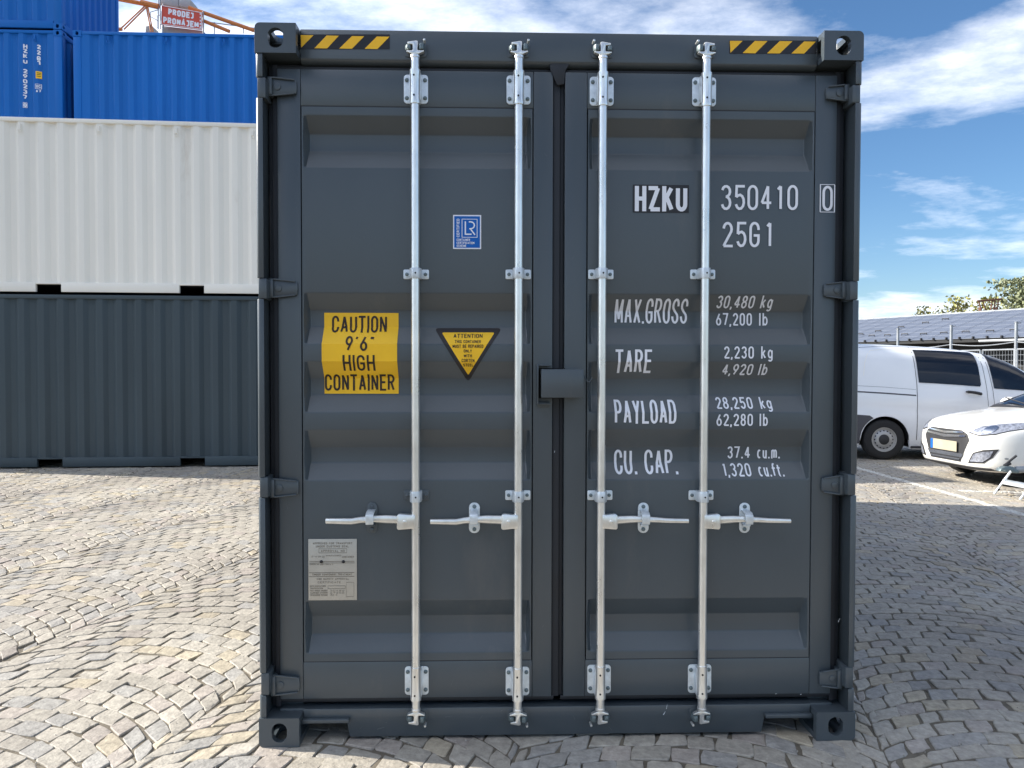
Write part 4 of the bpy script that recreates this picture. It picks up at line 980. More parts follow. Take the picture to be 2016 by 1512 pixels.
# vertical white markings on the left blue container
lb_root = [o for o in bpy.data.objects if o.get('label', '').startswith('blue container with white 22G1')][0]
ro, rm = lb_root.location, Matrix.Rotation(SB, 3, 'Z').inverted()
def on_blue(px, py, yd=0.):
    d = rm@(fw+rt*((px-1008)/F_PX)+up*((756-py)/F_PX)); o = rm@(Vector((0, 0, EYE))-ro); t = (yd-o.y)/d.y; p = o+d*t; return p.x, p.z
def corr_depth(x, start=.16, depth=.040, pitch=.278, flat=.080, off=.15):
    u = (x-off-start) % pitch; sl_ = (pitch-2*flat)/2
    if u < sl_: return depth*u/sl_
    if u < sl_+flat: return depth
    if u < 2*sl_+flat: return depth*(1-(u-sl_-flat)/sl_)
    return 0
def blue_text(txt, xc, ys, wpx, hpx, sw, name='marking', material='white_film'):
    for ch, yc in zip(txt, ys):
        x0, z1 = on_blue(xc-wpx/2, yc-hpx/2); x1, z0 = on_blue(xc+wpx/2, yc+hpx/2)
        pol = text_polys(ch, x0, x1, z0, z1, sw)
        bm = bmesh.new()
        for p, off in pol:
            vs = [bm.verts.new((v[0], off*3, v[1])) for v in p]
            try: bm.faces.new(vs)
            except Exception: pass
        n_ = int((x1-x0)/.02)+1
        for i in range(1, n_): bmesh.ops.bisect_plane(bm, geom=bm.verts[:]+bm.edges[:]+bm.faces[:], plane_co=(x0+(x1-x0)*i/n_, 0, 0), plane_no=(1, 0, 0))
        for v in bm.verts: v.co.y = .012+.004+corr_depth(v.co.x)-.006-v.co.y
        me = bpy.data.meshes.new(name); bm.to_mesh(me); bm.free(); me.materials.append(M[material]); link(name, me, lb_root)
blue_text('22G1', 75, [91.5, 102.5, 114, 123], 6.2, 9, .022)
blue_text('HZKU', 48, [90, 99, 109, 120], 6.5, 8.2, .020)
blue_text('290237', 48, [139, 149, 159, 169, 179.5, 190], 6.5, 8.6, .020)
blue_text('0', 48, [206], 4.8, 7.6, .018)
def blue_rect(name, x0, y0, x1, y1, material, lift=.006):
    a = on_blue(x0, y0); c = on_blue(x1, y1); n_ = 8; vs = []; 
    for i in range(n_+1):
        x = a[0]+(c[0]-a[0])*i/n_; yy = .016+corr_depth(x)-lift; vs += [(x, yy, a[1]), (x, yy, c[1])]
    MB().add(vs, [(2*i, 2*i+1, 2*i+3, 2*i+2) for i in range(n_)]).build(name, material, lb_root)
blue_rect('size_sticker', 69.5, 139.5, 80, 154, 'yellow')
for yy in (142.5, 145.5, 149): blue_rect('sticker_print', 71.5, yy, 78.5, yy+1.2, 'ink', .009)
for (a, b_, c, d) in ((68.5, 164.5, 80, 165.5), (68.5, 173.5, 80, 174.5), (68.5, 165.6, 69.5, 173.4), (79, 165.6, 80, 173.4)): blue_rect('marking_frame', a, b_, c, d, 'white_film', .008)
blue_text('IIC', 74, [169.5], 1, 1, .02) if False else None
for ch, xc, w_ in (('I', 71.2, 1.2), ('I', 73.2, 1.2), ('C', 76.6, 3.6)): blue_text(ch, xc, [169.5], w_, 5.6, .012)
for ch, xc in (('6', 72.2), ('7', 77)): blue_text(ch, xc, [178.5], 3.8, 5.4, .012)
for (a, b_, c, d) in ((44.6, 200.8, 51.4, 201.8), (44.6, 210.4, 51.4, 211.4), (44.6, 201.9, 45.4, 210.3), (50.6, 201.9, 51.4, 210.3)): blue_rect('marking_frame', a, b_, c, d, 'white_film', .008)

# ------------------------------------------------------------------ crane and sign behind the stack
DC = 30.
def bar(mb, a, b_, r, Da=DC, Db=None, n=8):
    mb.tube(AT(*a, Da), AT(*b_, Db or Da), r, n=n)
cr = empty('tower_crane', (AT(300, 57, DC).x, DC, 0)); 
tag(cr, 'orange lattice crane rising behind the blue containers beside the red sign', 'crane')
cinv = Matrix.Translation(-cr.location)
def cb(name, bars_, material='orange'):
    mb = MB()
    for a, b_, r, *D in bars_: bar(mb, a, b_, r, *(D or [DC]))
    mb.v = [tuple(cinv@Vector(v)) for v in mb.v]
    return mb.build(name, material, cr, smooth=True)
cb('boom', [((180, -16), (284, 7), .055)]); cb('boom_joint', [((278, 5), (312, 13), .11)])
cb('boom', [((180, -10), (284, 10), .045, DC+1.)])
for a, b_ in (((221, 0), (231, 58)), ((219.5, 0), (228, 58)), ((288, 9), (236, 58)), ((290, 12), (244, 58)), ((287, 8), (297, 62)), ((290, 9), (301, 62))): cb('lattice_brace', [(a, b_, .028)])
cb('lower_chord', [((214, 57.5), (240, 57.5), .07)])
cb('back_stay', [((372, 15), (500, 60), .075)], 'orange'); cb('back_stay', [((398, 40), (452, 62), .07)], 'orange')
cb('handrail', [((398, 42), (505, 56), .02), ((422, 44), (422, 66), .02), ((479, 54), (479, 66), .02)], 'steel')
cb('cable', [((398, 27), (505, 61), .012)], 'steel')
# platform frame that carries the sign, and its mast down to the ground
ms = MB(); px0, px1 = AT(300, 60, DC).x, AT(396, 60, DC).x
for x in (px0, px1):
    for y in (DC+.3, DC+1.5): ms.tube((x-cr.location.x, y-DC, 0), (x-cr.location.x, y-DC, AT(300, 62, DC).z), .09, n=8)
for i in range(12):
    z = i*1.2; s_ = 1 if i % 2 else -1
    ms.tube((px0-cr.location.x, .3, z), (px1-cr.location.x, .3, z+1.2), .04, n=6) if s_ > 0 else ms.tube((px1-cr.location.x, .3, z), (px0-cr.location.x, .3, z+1.2), .04, n=6)
ms.build('mast', 'orange', cr)
sc = [((311.5, -4), (311.5, 57), .022), ((315.5, -4), (315.5, 57), .02), ((296, 24), (311, 19.5), .014), ((297, 33), (311, 41), .014), ((296, 24), (297, 56), .012), ((309, 30), (309, 56), .014), ((311, 8), (316, 8), .014), ((311, 30), (316, 30), .014)]
cb('scaffold_frame', sc, 'steel')
for i, (x0, x1) in enumerate(((314, 352), (352.6, 376.5))):
    a, b_ = AT(x0, -8, DC+.25), AT(x1, 0, DC+.25)
    p = MB(); t0, t1 = (x0-314)*.1, (x1-314)*.1
    tl, tr, br, bl = AT(x0, -6+t0, DC+.25), AT(x1, -6+t1, DC+.25), AT(x1, 11+t1, DC+.25), AT(x0, 9+t0, DC+.25)
    p.prism_y([(v.x-cr.location.x, v.z) for v in (tl, tr, br, bl)], .2, .9); p.build('ballast_block', 'grey', cr, bevel=.03)
p = MB(); p.prism_y([(v.x-cr.location.x, v.z) for v in (AT(276, 42, DC), AT(289, 40, DC), AT(290, 62, DC), AT(276, 62, DC))], .4, 1.0); p.build('control_cabinet', 'grey', cr, bevel=.03)
p = MB(); p.prism_y([(v.x-cr.location.x, v.z) for v in (AT(316, 48, DC), AT(398, 58, DC), AT(398, 70, DC), AT(316, 70, DC))], .1, .9); p.build('platform', 'grey', cr, bevel=.02)
# the board
TL, TR, BR, BL = AT(318, 9.5, DC-.2), AT(397.5, 24, DC-.2), AT(397, 58.5, DC-.2), AT(317, 48.5, DC-.2)
sg = empty('sale_sign', (TL.x, DC-.2, 0)); tag(sg, 'red board with white words PRODEJ PRONÁJEM mounted high on the crane', 'sign')
ox = TL.x
MB().prism_y([(v.x-ox, v.z) for v in (TL, TR, BR, BL)], 0, .05).build('board', 'redsign', sg)
def on_board(u, v):
    a = TL.lerp(TR, u); b_ = BL.lerp(BR, u); p = b_.lerp(a, v); return (p.x-ox, p.z)
def sign_text(txt, u0, u1, v0, v1, sw):
    Wm, Hm = 1.6, .72
    polys = text_polys(txt, u0*Wm, u1*Wm, v0*Hm, v1*Hm, sw, aspect=.55, gap=.14)
    mb = MB()
    for k, (p, off) in enumerate(polys):
        pts = [on_board(v[0]/Wm, v[1]/Hm) for v in p]; o = len(mb.v)
        mb.v += [(x, -.004-off*3, z) for x, z in pts]; mb.f.append(tuple(range(o, o+len(pts))))
    mb.build('sign_lettering', 'white_film', sg)
sign_text('PRODEj', .17, .80, .54, .88, .062); sign_text('PRONÁjEM', .05, .93, .08, .42, .060)
fr = MB()
for a, b_ in (((.0, .96), (1, .96)), ((0, .02), (1, .02)), ((.005, .02), (.005, .96)), ((.995, .02), (.995, .96))):
    p0, p1 = on_board(*a), on_board(*b_); fr.tube((p0[0], -.01, p0[1]), (p1[0], -.01, p1[1]), .014, n=6)
fr.build('sign_frame', 'white_film', sg)
for i in range(5):
    p0 = on_board(.965, .12+.19*i); MB().box(p0[0]-.02, p0[0]+.02, -.012, -.002, p0[1]-.03, p0[1]+.03).build('corner_mark', 'white_film', sg)
for v in (TL, TR): MB().tube((v.x-ox, .12, v.z-1.2), (v.x-ox, .12, v.z+.08), .03, n=8).build('sign_post', 'steel', sg)

# ------------------------------------------------------------------ vehicles
def project_patch(poly, tree, view, far, lift, dens=.02):
    """film-like patch: an outline drawn in a vertical plane, laid on a body surface. view = function (a,b)->(origin), direction"""
    xs = [p[0] for p in poly]; ys = [p[1] for p in poly]
    bm = bmesh.new(); vs = [bm.verts.new((a, 0, b)) for a, b in poly]; bm.faces.new(vs)
    a = min(xs)+dens
    while a < max(xs): bmesh.ops.bisect_plane(bm, geom=bm.verts[:]+bm.edges[:]+bm.faces[:], plane_co=(a, 0, 0), plane_no=(1, 0, 0)); a += dens
    a = min(ys)+dens
    while a < max(ys): bmesh.ops.bisect_plane(bm, geom=bm.verts[:]+bm.edges[:]+bm.faces[:], plane_co=(0, 0, a), plane_no=(0, 0, 1)); a += dens
    last = None; bad = []
    for v in bm.verts:
        o, d = view(v.co.x, v.co.z)
        hit, nrm, i, dist = tree.ray_cast(o, d)
        if hit is None: bad.append(v); continue
        if nrm.dot(d) > 0: nrm = -nrm
        v.co = hit+nrm*lift*.3-d*lift*.7
    bmesh.ops.delete(bm, geom=bad, context='VERTS')
    return bm
def patch(name, poly, tree, view, material, parent, lift=.004, dens=.03, smooth=True):
    bm = project_patch(poly, tree, view, 5, lift, dens); bmesh.ops.recalc_face_normals(bm, faces=bm.faces)
    me = bpy.data.meshes.new(name); bm.to_mesh(me); bm.free(); me.materials.append(M[material])
    me.polygons.foreach_set('use_smooth', [smooth]*len(me.polygons)); return link(name, me, parent)
def ribbon(pts, w_):
    """closed outline polygon of an open line"""
    out = []
    for qd in stroke_quads(pts, w_/2): out.append(qd)
    return [q_[0] for q_ in out]+[out[-1][3]]+[out[-1][2]]+[q_[1] for q_ in out[::-1]]
def wheel(parent, x, y, z, r, side, width=.205, rim=.6, steel=True):
    """side -1: outer face towards -y"""
    s = side; rr = r*rim
    t = MB(); t.lathe([(rr*.98, .02*s), (rr*1.02, 0), (r*.80, -.006*s), (r*.93, 0), (r*.985, .022*s), (r, .05*s), (r, (width-.05)*s), (r*.97, (width-.01)*s), (rr, width*s)][::1], (x, y, z), 'y', 40)
    for v in range(0): pass
    w = t.build('wheel', 'tyre', parent, smooth=True, ang=50)
    rm_ = MB(); rm_.lathe([(rr*1.0, .004*s), (rr*.94, .006*s), (rr*.90, .030*s), (rr*.80, .034*s), (rr*.62, .012*s), (rr*.42, .010*s), (rr*.36, .03*s), (0, .032*s)], (x, y, z), 'y', 40); rm_.build('rim', 'rim', w, smooth=True)
    h = MB(); h.lathe([(0, -.012*s), (rr*.30, -.010*s), (rr*.40, .002*s), (rr*.43, .012*s)], (x, y, z), 'y', 24); h.build('hub_cap', 'plastic', w, smooth=True)
    if steel:
        hb = MB()
        for i in range(16):
            a = 2*math.pi*i/16; hx, hz = x+rr*.70*math.cos(a), z+rr*.70*math.sin(a)
            hb.tube((hx, y+.0195*s, hz), (hx, y+.03*s, hz), rr*.065, n=10)
        o = hb.build('rim_holes', 'dark', w); o['kind'] = 'stuff'
    return w
# ---- the panel van: local x towards its nose (right), near side at y=0
VG = G(1742, 906); VYAW, VTILT = R(-4.0), R(2.6)
van = empty('panel_van', (VG.x, VG.y, 0), VYAW)
tag(van, 'white panel van parked side on beyond the container, with dark sliding-door window', 'van')
def vroof(x):
    pts = [(-1.03, 1.70), (-1.0, 1.80), (-.9, 1.87), (-.5, 1.905), (.2, 1.915), (.9, 1.905), (1.3, 1.885), (1.7, 1.83), (2.0, 1.73), (2.3, 1.58), (2.7, 1.36), (3.0, 1.19), (3.3, 1.07), (3.7, .95), (3.95, .82), (4.08, .62)]
    for (a, b_), (c, d) in zip(pts[:-1], pts[1:]):
        if a <= x <= c: return b_+(d-b_)*(x-a)/(c-a)
    return pts[-1][1]
xs = sorted(set([-1.03, -1.01, -.98, -.93, -.85, -.7]+[round(-.55+.03*i, 3) for i in range(38)]+[.6+.15*i for i in range(17)]+[3.1+.03*i for i in range(28)]+[3.98, 4.03, 4.06, 4.08]))
sec = [(.06, .20), (.02, .26), (.005, .42), (.0, .60), (.0, .78), (.012, .83), (.004, .90), (.01, 1.06), (.022, 1.12), (.045, 1.30), (.08, 1.50), (.12, 1.66), (.16, 1.76), (.22, 1.83), (.32, 1.885), (.5, 1.91), (.96, 1.93)]
RA = .385
def vsec(x):
    zr = vroof(x); out = []
    nose = max(0, (x-3.3)/.78)**2.2*.42+ (max(0, (-.9-x)/.13)**2*.10)
    for ins, z in sec:
        if z > 1.0: z = 1.0+(z-1.0)*(zr-1.0)/(1.915-1.0) if zr > 1.02 else min(z, zr)
        if zr <= 1.02: z = .2+(z-.2)*(zr-.2)/(1.93-.2) if False else min(z, zr)
        for xc in (0., 3.2):
            if abs(x-xc) < RA: z = max(z, .335+math.sqrt(RA*RA-(x-xc)**2))
        out.append((min(.95, ins+nose), z))
    return out
vs, fs = [], []; ns_ = len(sec)
for x in xs:
    s_ = vsec(x); ring = [(x, y, z) for y, z in s_]+[(x, 1.92-y, z) for y, z in s_[::-1][1:]]
    vs += ring
nr = 2*ns_-1
for i in range(len(xs)-1):
    for j in range(nr-1): a = i*nr+j; fs.append((a, a+1, a+1+nr, a+nr))
fs += [tuple(range(nr)), tuple(range((len(xs)-1)*nr+nr-1, (len(xs)-1)*nr-1, -1))]
RT = Matrix.Translation((0, 0, .335))@Matrix.Rotation(VTILT, 4, 'Y')@Matrix.Translation((0, 0, -.335))
vb = MB().add([RT@Vector(v) for v in vs], fs).build('body', 'vanwhite', van, smooth=True, ang=32)
def tree_of(o): bm = bmesh.new(); bm.from_mesh(o.data); t = BVHTree.FromBMesh(bm); bm.free(); return t
vt = tree_of(vb)
VI = Matrix.Rotation(VYAW, 3, 'Z').inverted()
def VP(px, py, yd=.06):
    d = VI@(fw+rt*((px-1008)/F_PX)+up*((756-py)/F_PX)); o = VI@(Vector((0, 0, EYE))-Vector((VG.x, VG.y, 0))); t = (yd-o.y)/d.y; p = o+d*t; return (p.x, p.z)
vview = lambda a, b_: (Vector((a, -.5, b_)), Vector((0, 1, 0)))
def vp(name, pxs, material, yd=.05, lift=.004, dens=.06): return patch(name, [VP(x, y, yd) for x, y in pxs], vt, vview, material, van, lift, min(dens, .03))
vp('side_window', [(1803, 688.5), (1840, 689.5), (1880, 691.3), (1918, 693.5), (1921, 695), (1923.5, 700), (1926.5, 722), (1928.3, 757), (1926, 761), (1880, 757.3), (1840, 754.8), (1806.3, 753), (1804.5, 715)], 'glass', .09, .010)
vp('door_window', [(1945, 697), (1960, 699), (1985, 709), (2003, 720), (2022, 734), (2050, 760), (2056, 772), (2015, 769), (1953, 764.5), (1949, 730)], 'glass', .10, .010)
def vline(name, pts, w_, material, yd=.03, lift=.003):
    return patch(name, ribbon([VP(x, y, yd) for x, y in pts], w_), vt, vview, material, van, lift, .08, smooth=False)
vline('panel_seam', [(1802, 684), (1804, 715), (1805.5, 757), (1804.5, 820), (1803, 866)], .010, 'greyplastic')
vline('panel_seam', [(1931, 690), (1936, 720), (1940, 765), (1941, 800)], .007, 'greyplastic', .08)
vline('panel_seam', [(1940.5, 693), (1946, 722), (1952, 770), (1953, 800)], .007, 'greyplastic', .08)
vline('door_track', [(1672, 770), (1740, 774), (1803, 778.5)], .022, 'greyplastic')
vline('crease', [(1672, 758.5), (1740, 762), (1803, 767)], .006, 'steel')
vline('roof_seam', [(1695, 684), (1740, 681), (1800, 683), (1870, 686.5), (1925, 690), (1960, 695), (1990, 706), (2030, 731)], .007, 'steel', .14)
vline('panel_press', [(1699, 740), (1703, 715), (1710, 698), (1718, 690), (1740, 687.5), (1798, 688)], .008, 'white_cont', .08)
b = MB()
hx0, hz0 = VP(1905, 771.5, -.02); hx1, hz1 = VP(1931, 775.5, -.02)
for i in range(6):
    a0, a1 = i/6, (i+1)/6; b.tube((hx0+(hx1-hx0)*a0, -.035-.0*i, hz0+(hz1-hz0)*a0+.006*math.sin(math.pi*a0)), (hx0+(hx1-hx0)*a1, -.035, hz0+(hz1-hz0)*a1+.006*math.sin(math.pi*a1)), .024, n=10)
b.tube((hx0+.01, -.035, hz0), (hx0+.01, .03, hz0), .016, n=8); b.tube((hx1, -.035, hz1), (hx1, .03, hz1), .02, n=10)
b.build('door_handle', 'plastic', van, smooth=True)
bt0, bt1 = VP(1668, 812, .0), VP(1712, 818, .0)
pb_ = [(-.97, bt0[1]), bt1]+[((RA+.016)*math.cos(R(t)), .335+(RA+.016)*math.sin(R(t))) for t in range(118, 186, 6)]+[(-.40, .27), (-.97, .27)]
patch('rear_bumper', pb_, vt, vview, 'greyplastic', van, .007, .02)
arch = MB()
for i in range(24):
    a0, a1 = math.pi*i/24, math.pi*(i+1)/24
    for r0, y0, y1 in ((RA-.006, .012, .55),):
        arch.add([(r0*math.cos(a0), y0, .335+r0*math.sin(a0)), (r0*math.cos(a1), y0, .335+r0*math.sin(a1)), (r0*math.cos(a1), y1, .335+r0*math.sin(a1)), (r0*math.cos(a0), y1, .335+r0*math.sin(a0))], [(0, 1, 2, 3)])
arch.prism_y([(RA*math.cos(math.pi*i/12), .335+RA*math.sin(math.pi*i/12)) for i in range(13)]+[(-RA, .2), (RA, .2)], .5, .52)
arch.build('wheel_arch', 'dark', van)
for xc in (0., 3.2):
    wheel(van, xc, .03, .335, .335, 1); wheel(van, xc, 1.89, .335, .335, -1)
MB().box(.42, 2.8, .05, 1.85, .21, .27).build('underbody', 'plastic', van); MB().box(-.95, -.42, .12, 1.8, .24, .32).build('underbody', 'plastic', van)
MB().box(.42, .66, .0, .04, .20, .235).build('side_step', 'plastic', van)

# ---- the hatchback: local x towards the nose, width along y
CH = R(-174); NOSE = Vector((5.84, 10.34, 0)); CARP = NOSE-Vector((math.cos(CH)*4.3, math.sin(CH)*4.3, 0))
car = empty('hatchback_car', (CARP.x, CARP.y, 0), 0)
tag(car, 'cream white hatchback with chrome grille parked nose towards us before the white van', 'car')
L0 = 4.30
st = [(L0, .30, .30, .57, .69), (L0-.01, .44, .26, .60, .735), (L0-.05, .58, .22, .63, .785), (L0-.13, .70, .19, .68, .835), (L0-.25, .775, .17, .72, .875), (L0-.42, .83, .17, .75, .905), (L0-.65, .868, .17, .79, .935), (L0-.9, .885, .17, .82, .96), (L0-1.15, .888, .17, .85, .985), (L0-1.22, .888, .17, .86, 1.01),
      (L0-1.5, .888, .17, .87, 1.13), (L0-1.8, .888, .17, .90, 1.27), (L0-2.1, .888, .17, .92, 1.38), (L0-2.5, .888, .17, .93, 1.455), (L0-3., .885, .17, .94, 1.47), (L0-3.5, .87, .18, .95, 1.43), (L0-3.95, .84, .2, .95, 1.27), (L0-4.2, .78, .25, .9, 1.0), (L0-4.28, .7, .3, .8, .9)]
def csec(w, zb, zs_, zt_, x):
    cab = max(0, zt_-1.0); k = cab*.42
    pts = [(.0, zb-.0), (w*.7, zb), (w-.05, zb+.03), (w-.008, zb+.13), (w, (zb+zs_)/2), (w-.006, zs_-.06), (w-.035, zs_)]
    if zt_ < 1.005: top = [(w*.84, zs_+(zt_-zs_)*.45), (w*.66, zs_+(zt_-zs_)*.74), (w*.36, zs_+(zt_-zs_)*.93), (0, zt_)]
    else: top = [(w-.06-k*.45, zs_+(zt_-zs_)*.42), (w-.10-k, zs_+(zt_-zs_)*.82), (w*.45-k*.3, zt_-.012), (0, zt_)]
    return pts+top
vs, fs = [], []
rings = []
for x, w, zb_, zs_, zt_ in st:
    half = csec(w, zb_, zs_, zt_, x); full = [(x, -y, z) for y, z in half]+[(x, y, z) for y, z in half[::-1][1:-1]]
    rings.append(full); vs += full
nr = len(rings[0])
for i in range(len(st)-1):
    for j in range(nr): a = i*nr+j; b2 = i*nr+(j+1) % nr; fs.append((a, b2, b2+nr, a+nr))
fs += [tuple(range(nr)), tuple(range(len(st)*nr-1, (len(st)-1)*nr-1, -1))]
cb_ = MB().add(vs, fs).build('body', 'carwhite', car, smooth=True, ang=60)
md = cb_.modifiers.new('s', 'SUBSURF'); md.levels = 3; md.render_levels = 3
dg = bpy.context.evaluated_depsgraph_get(); me = bpy.data.meshes.new_from_object(cb_.evaluated_get(dg)); cb_.modifiers.clear()
# open the front wheel arches by lifting the sill line round the wheels
bm = bmesh.new(); bm.from_mesh(me)
FWX = L0-.86
for wx in (FWX, FWX-2.65):
    dl = [f for f in bm.faces if (Vector((f.calc_center_median().x-wx, f.calc_center_median().z-.31)).length < .36 and abs(f.calc_center_median().y) > .6)]
    bmesh.ops.delete(bm, geom=dl, context='FACES')
bm.to_mesh(me); bm.free(); me.polygons.foreach_set('use_smooth', [True]*len(me.polygons))
cb_.data = me; ct = tree_of(cb_)
fview = lambda a, b_: (Vector((L0+.5, a, b_)), Vector((-1, 0, 0)))
sview = lambda a, b_: (Vector((a, 1.5, b_)), Vector((0, -1, 0)))
tview = lambda a, b_: (Vector((a, b_, 2.2)), Vector((0, 0, -1)))
def cp(name, poly, material, view=fview, lift=.005, dens=.03):
    if view is fview: poly = [(a, .17+(b_-.17)*1.22) for a, b_ in poly]
    return patch(name, poly, ct, view, material, car, lift, dens)
def sym(poly): return [(-a, b_) for a, b_ in poly]
# hexagonal grille with two chrome bars, lower intake, plate
cp('grille', [(-.40, .575), (-.30, .61), (.30, .61), (.40, .575), (.44, .51), (.30, .27), (-.30, .27), (-.44, .51)], 'plastic')
for zc_, hw_, hh in ((.585, .34, .012), (.545, .38, .016)): cp('grille_bar', [(-hw_, zc_+.0), (0, zc_-hh-.012), (hw_, zc_), (hw_, zc_+hh), (0, zc_+hh-.012), (-hw_, zc_+hh)], 'chrome', lift=.016)
cp('intake_trim', [(-.30, .305), (.30, .305), (.28, .29), (-.28, .29)], 'chrome', lift=.014)
cp('bumper_bar', [(-.36, .36), (.36, .36), (.33, .32), (-.33, .32)], 'chrome', lift=.012)
cp('number_plate', [(-.26, .375), (.26, .375), (.26, .485), (-.26, .485)], 'car_plate', lift=.030)
cp('plate_band', [(-.26, .376), (-.215, .376), (-.215, .484), (-.26, .484)], 'blue_film', lift=.034)
for fn in (lambda p: p, sym):
    cp('headlight', fn([(.42, .60), (.50, .655), (.62, .695), (.74, .715), (.80, .71), (.80, .66), (.70, .60), (.56, .575)]), 'lamp', lift=.006)
    cp('headlight_rim', fn([(.42, .60), (.56, .575), (.70, .60), (.80, .66), (.80, .648), (.70, .588), (.56, .562), (.41, .59)]), 'plastic', lift=.007)
    cp('headlight_lens', fn([(.62+.055*math.cos(R(t)), .635+.042*math.sin(R(t))) for t in range(0, 360, 24)]), 'chrome', lift=.012)
    cp('fog_frame', fn([(.42, .27), (.50, .385), (.62, .425), (.74, .44), (.70, .35), (.62, .285)]), 'plastic', lift=.006)
    cp('fog_light', fn([(.455, .29), (.515, .375), (.62, .405), (.705, .418), (.68, .35), (.61, .298)]), 'lamp', lift=.012)
    cp('parking_sensor', fn([(.775+.010*math.cos(R(t)), .345+.010*math.sin(R(t))) for t in range(0, 360, 45)]), 'steel', lift=.008)
cp('lower_lip', [(-.72, .185), (.72, .185), (.66, .235), (-.66, .235)], 'greyplastic', lift=.006)
cp('hood_seam', ribbon([(-.70, .70), (-.45, .655), (-.2, .635), (.2, .635), (.45, .655), (.70, .70)], .007), 'steel', lift=.003)
cp('cowl', [(L0-1.16, -.70), (L0-1.10, -.3), (L0-1.09, 0), (L0-1.10, .3), (L0-1.16, .70), (L0-1.26, .72), (L0-1.20, .3), (L0-1.19, 0), (L0-1.20, -.3), (L0-1.26, -.72)], 'plastic', tview, .006, .05)
cp('windscreen', [(L0-1.25, -.70), (L0-1.19, 0), (L0-1.25, .70), (L0-2.12, .50), (L0-2.10, 0), (L0-2.12, -.50)], 'glass', tview, .006, .06)
for yy in (-.05, .45): MB().tube((L0-1.2, yy, 1.03), (L0-1.35, yy-.55, 1.09), .009, n=6).build('wiper', 'plastic', car)
for sd in (1, -1):
    sv = (lambda a, b_, sd=sd: (Vector((a, 1.5*sd, b_)), Vector((0, -sd, 0))))
    patch('side_window', [(L0-1.75, .96), (L0-2.15, 1.22), (L0-2.6, 1.34), (L0-3.3, 1.34), (L0-3.6, 1.12), (L0-3.5, .99)], ct, sv, 'glass', car, .005, .05)
    mr = MB(); mr.lathe([(0, -.11), (.06, -.1), (.085, -.03), (.085, .04), (.05, .09), (0, .1)], (L0-1.72, sd*1.0, 1.0), 'y', 14); mr.build('wing_mirror', 'carwhite', car, smooth=True)
    for wx in (FWX, FWX-2.65): wheel(car, wx, sd*.86, .31, .31, -sd, .2, .68, False)
lin = MB()
for wx in (FWX, FWX-2.65):
    for i in range(16):
        a0, a1 = math.pi*i/16, math.pi*(i+1)/16
        for s_ in (1, -1): lin.add([(wx+.37*math.cos(a), s_*y, .31+.37*math.sin(a)) for a, y in ((a0, .86), (a1, .86), (a1, .55), (a0, .55))], [(0, 1, 2, 3)])
    for s_ in (1, -1): lin.prism_y([(wx+.37*math.cos(math.pi*i/12), .31+.37*math.sin(math.pi*i/12)) for i in range(13)]+[(wx-.37, .18), (wx+.37, .18)], s_*.54, s_*.55)
lin.build('wheel_arch', 'dark', car)
MB().box(.3, L0-.35, -.7, .7, .16, .22).build('underbody', 'dark', car)
car.rotation_euler = (0, 0, CH)

# ---- trailer drawbar and folding step at the right edge
D0 = G(1988, 972)
tr = empty('trailer_drawbar', (D0.x, D0.y, 0)); tag(tr, 'silver trailer coupling with black grip reaching in from the right edge', 'trailer hitch')
YT = D0.y
def tp(px, py, dy_=0.): p = AT(px, py, YT+dy_); return (p.x-D0.x, dy_, p.z)
def rod(mb, a, b_, r, n=10): mb.tube(a, b_, r, n=n)
b = MB(); rod(b, tp(1980, 914), tp(2001, 897), .014); b.build('grip_handle', 'plastic', tr, smooth=True)
b = MB(); b.prism_y([(p[0], p[2]) for p in (tp(1963, 927), tp(1967, 921), tp(1978, 917), tp(1990, 918), tp(2001, 925), tp(2003, 931), tp(1985, 930))], -.05, .05); b.build('coupling_head', 'bolt', tr, bevel=.012)
b = MB(); rod(b, tp(1998, 925), tp(2110, 918), .042); b.build('drawbar', 'steel', tr, smooth=True)
b = MB(); rod(b, tp(1977, 917), tp(1989, 912), .02); b.build('coupling_lock', 'plastic', tr, smooth=True)
s0 = G(1957, 975)
fs_ = empty('folding_step', (s0.x, s0.y, 0)); tag(fs_, 'folding step with slanted aluminium legs and pale tread below the trailer coupling', 'folding step')
YS = s0.y
def sp(px, py, dy_=0.): p = AT(px, py, YS+dy_); return (p.x-s0.x, dy_, p.z)
lA, lB = G(1957, 975)-s0, G(2008, 986)-s0; top = Vector(sp(1990, 928))-Vector(sp(1957, 975)); top.z = Vector(sp(1990, 928)).z
for l in (lA, lB):
    b = MB(); rod(b, l+Vector((0, 0, .012)), l+top, .015); b.build('leg', 'galv', fs_, smooth=True)
    b = MB(); rod(b, l+top*.20, l+top*.28, .0175); b.build('leg_collar', 'plastic', fs_)
u_ = (lB-lA); t0 = lA+top*.60-u_.normalized()*.02; t1 = lB+top*.60+u_.normalized()*.04; bk = Vector((.10, .16, 0)); dn = Vector((0, 0, .035))
b = MB(); b.add([t0-bk*.3, t1-bk*.3, t1+bk, t0+bk, t0-bk*.3-dn, t1-bk*.3-dn, t1+bk-dn, t0+bk-dn], [(0, 1, 2, 3), (7, 6, 5, 4), (0, 4, 5, 1), (1, 5, 6, 2), (2, 6, 7, 3), (3, 7, 4, 0)]); b.build('tread', 'galv_plate', fs_, bevel=.006)

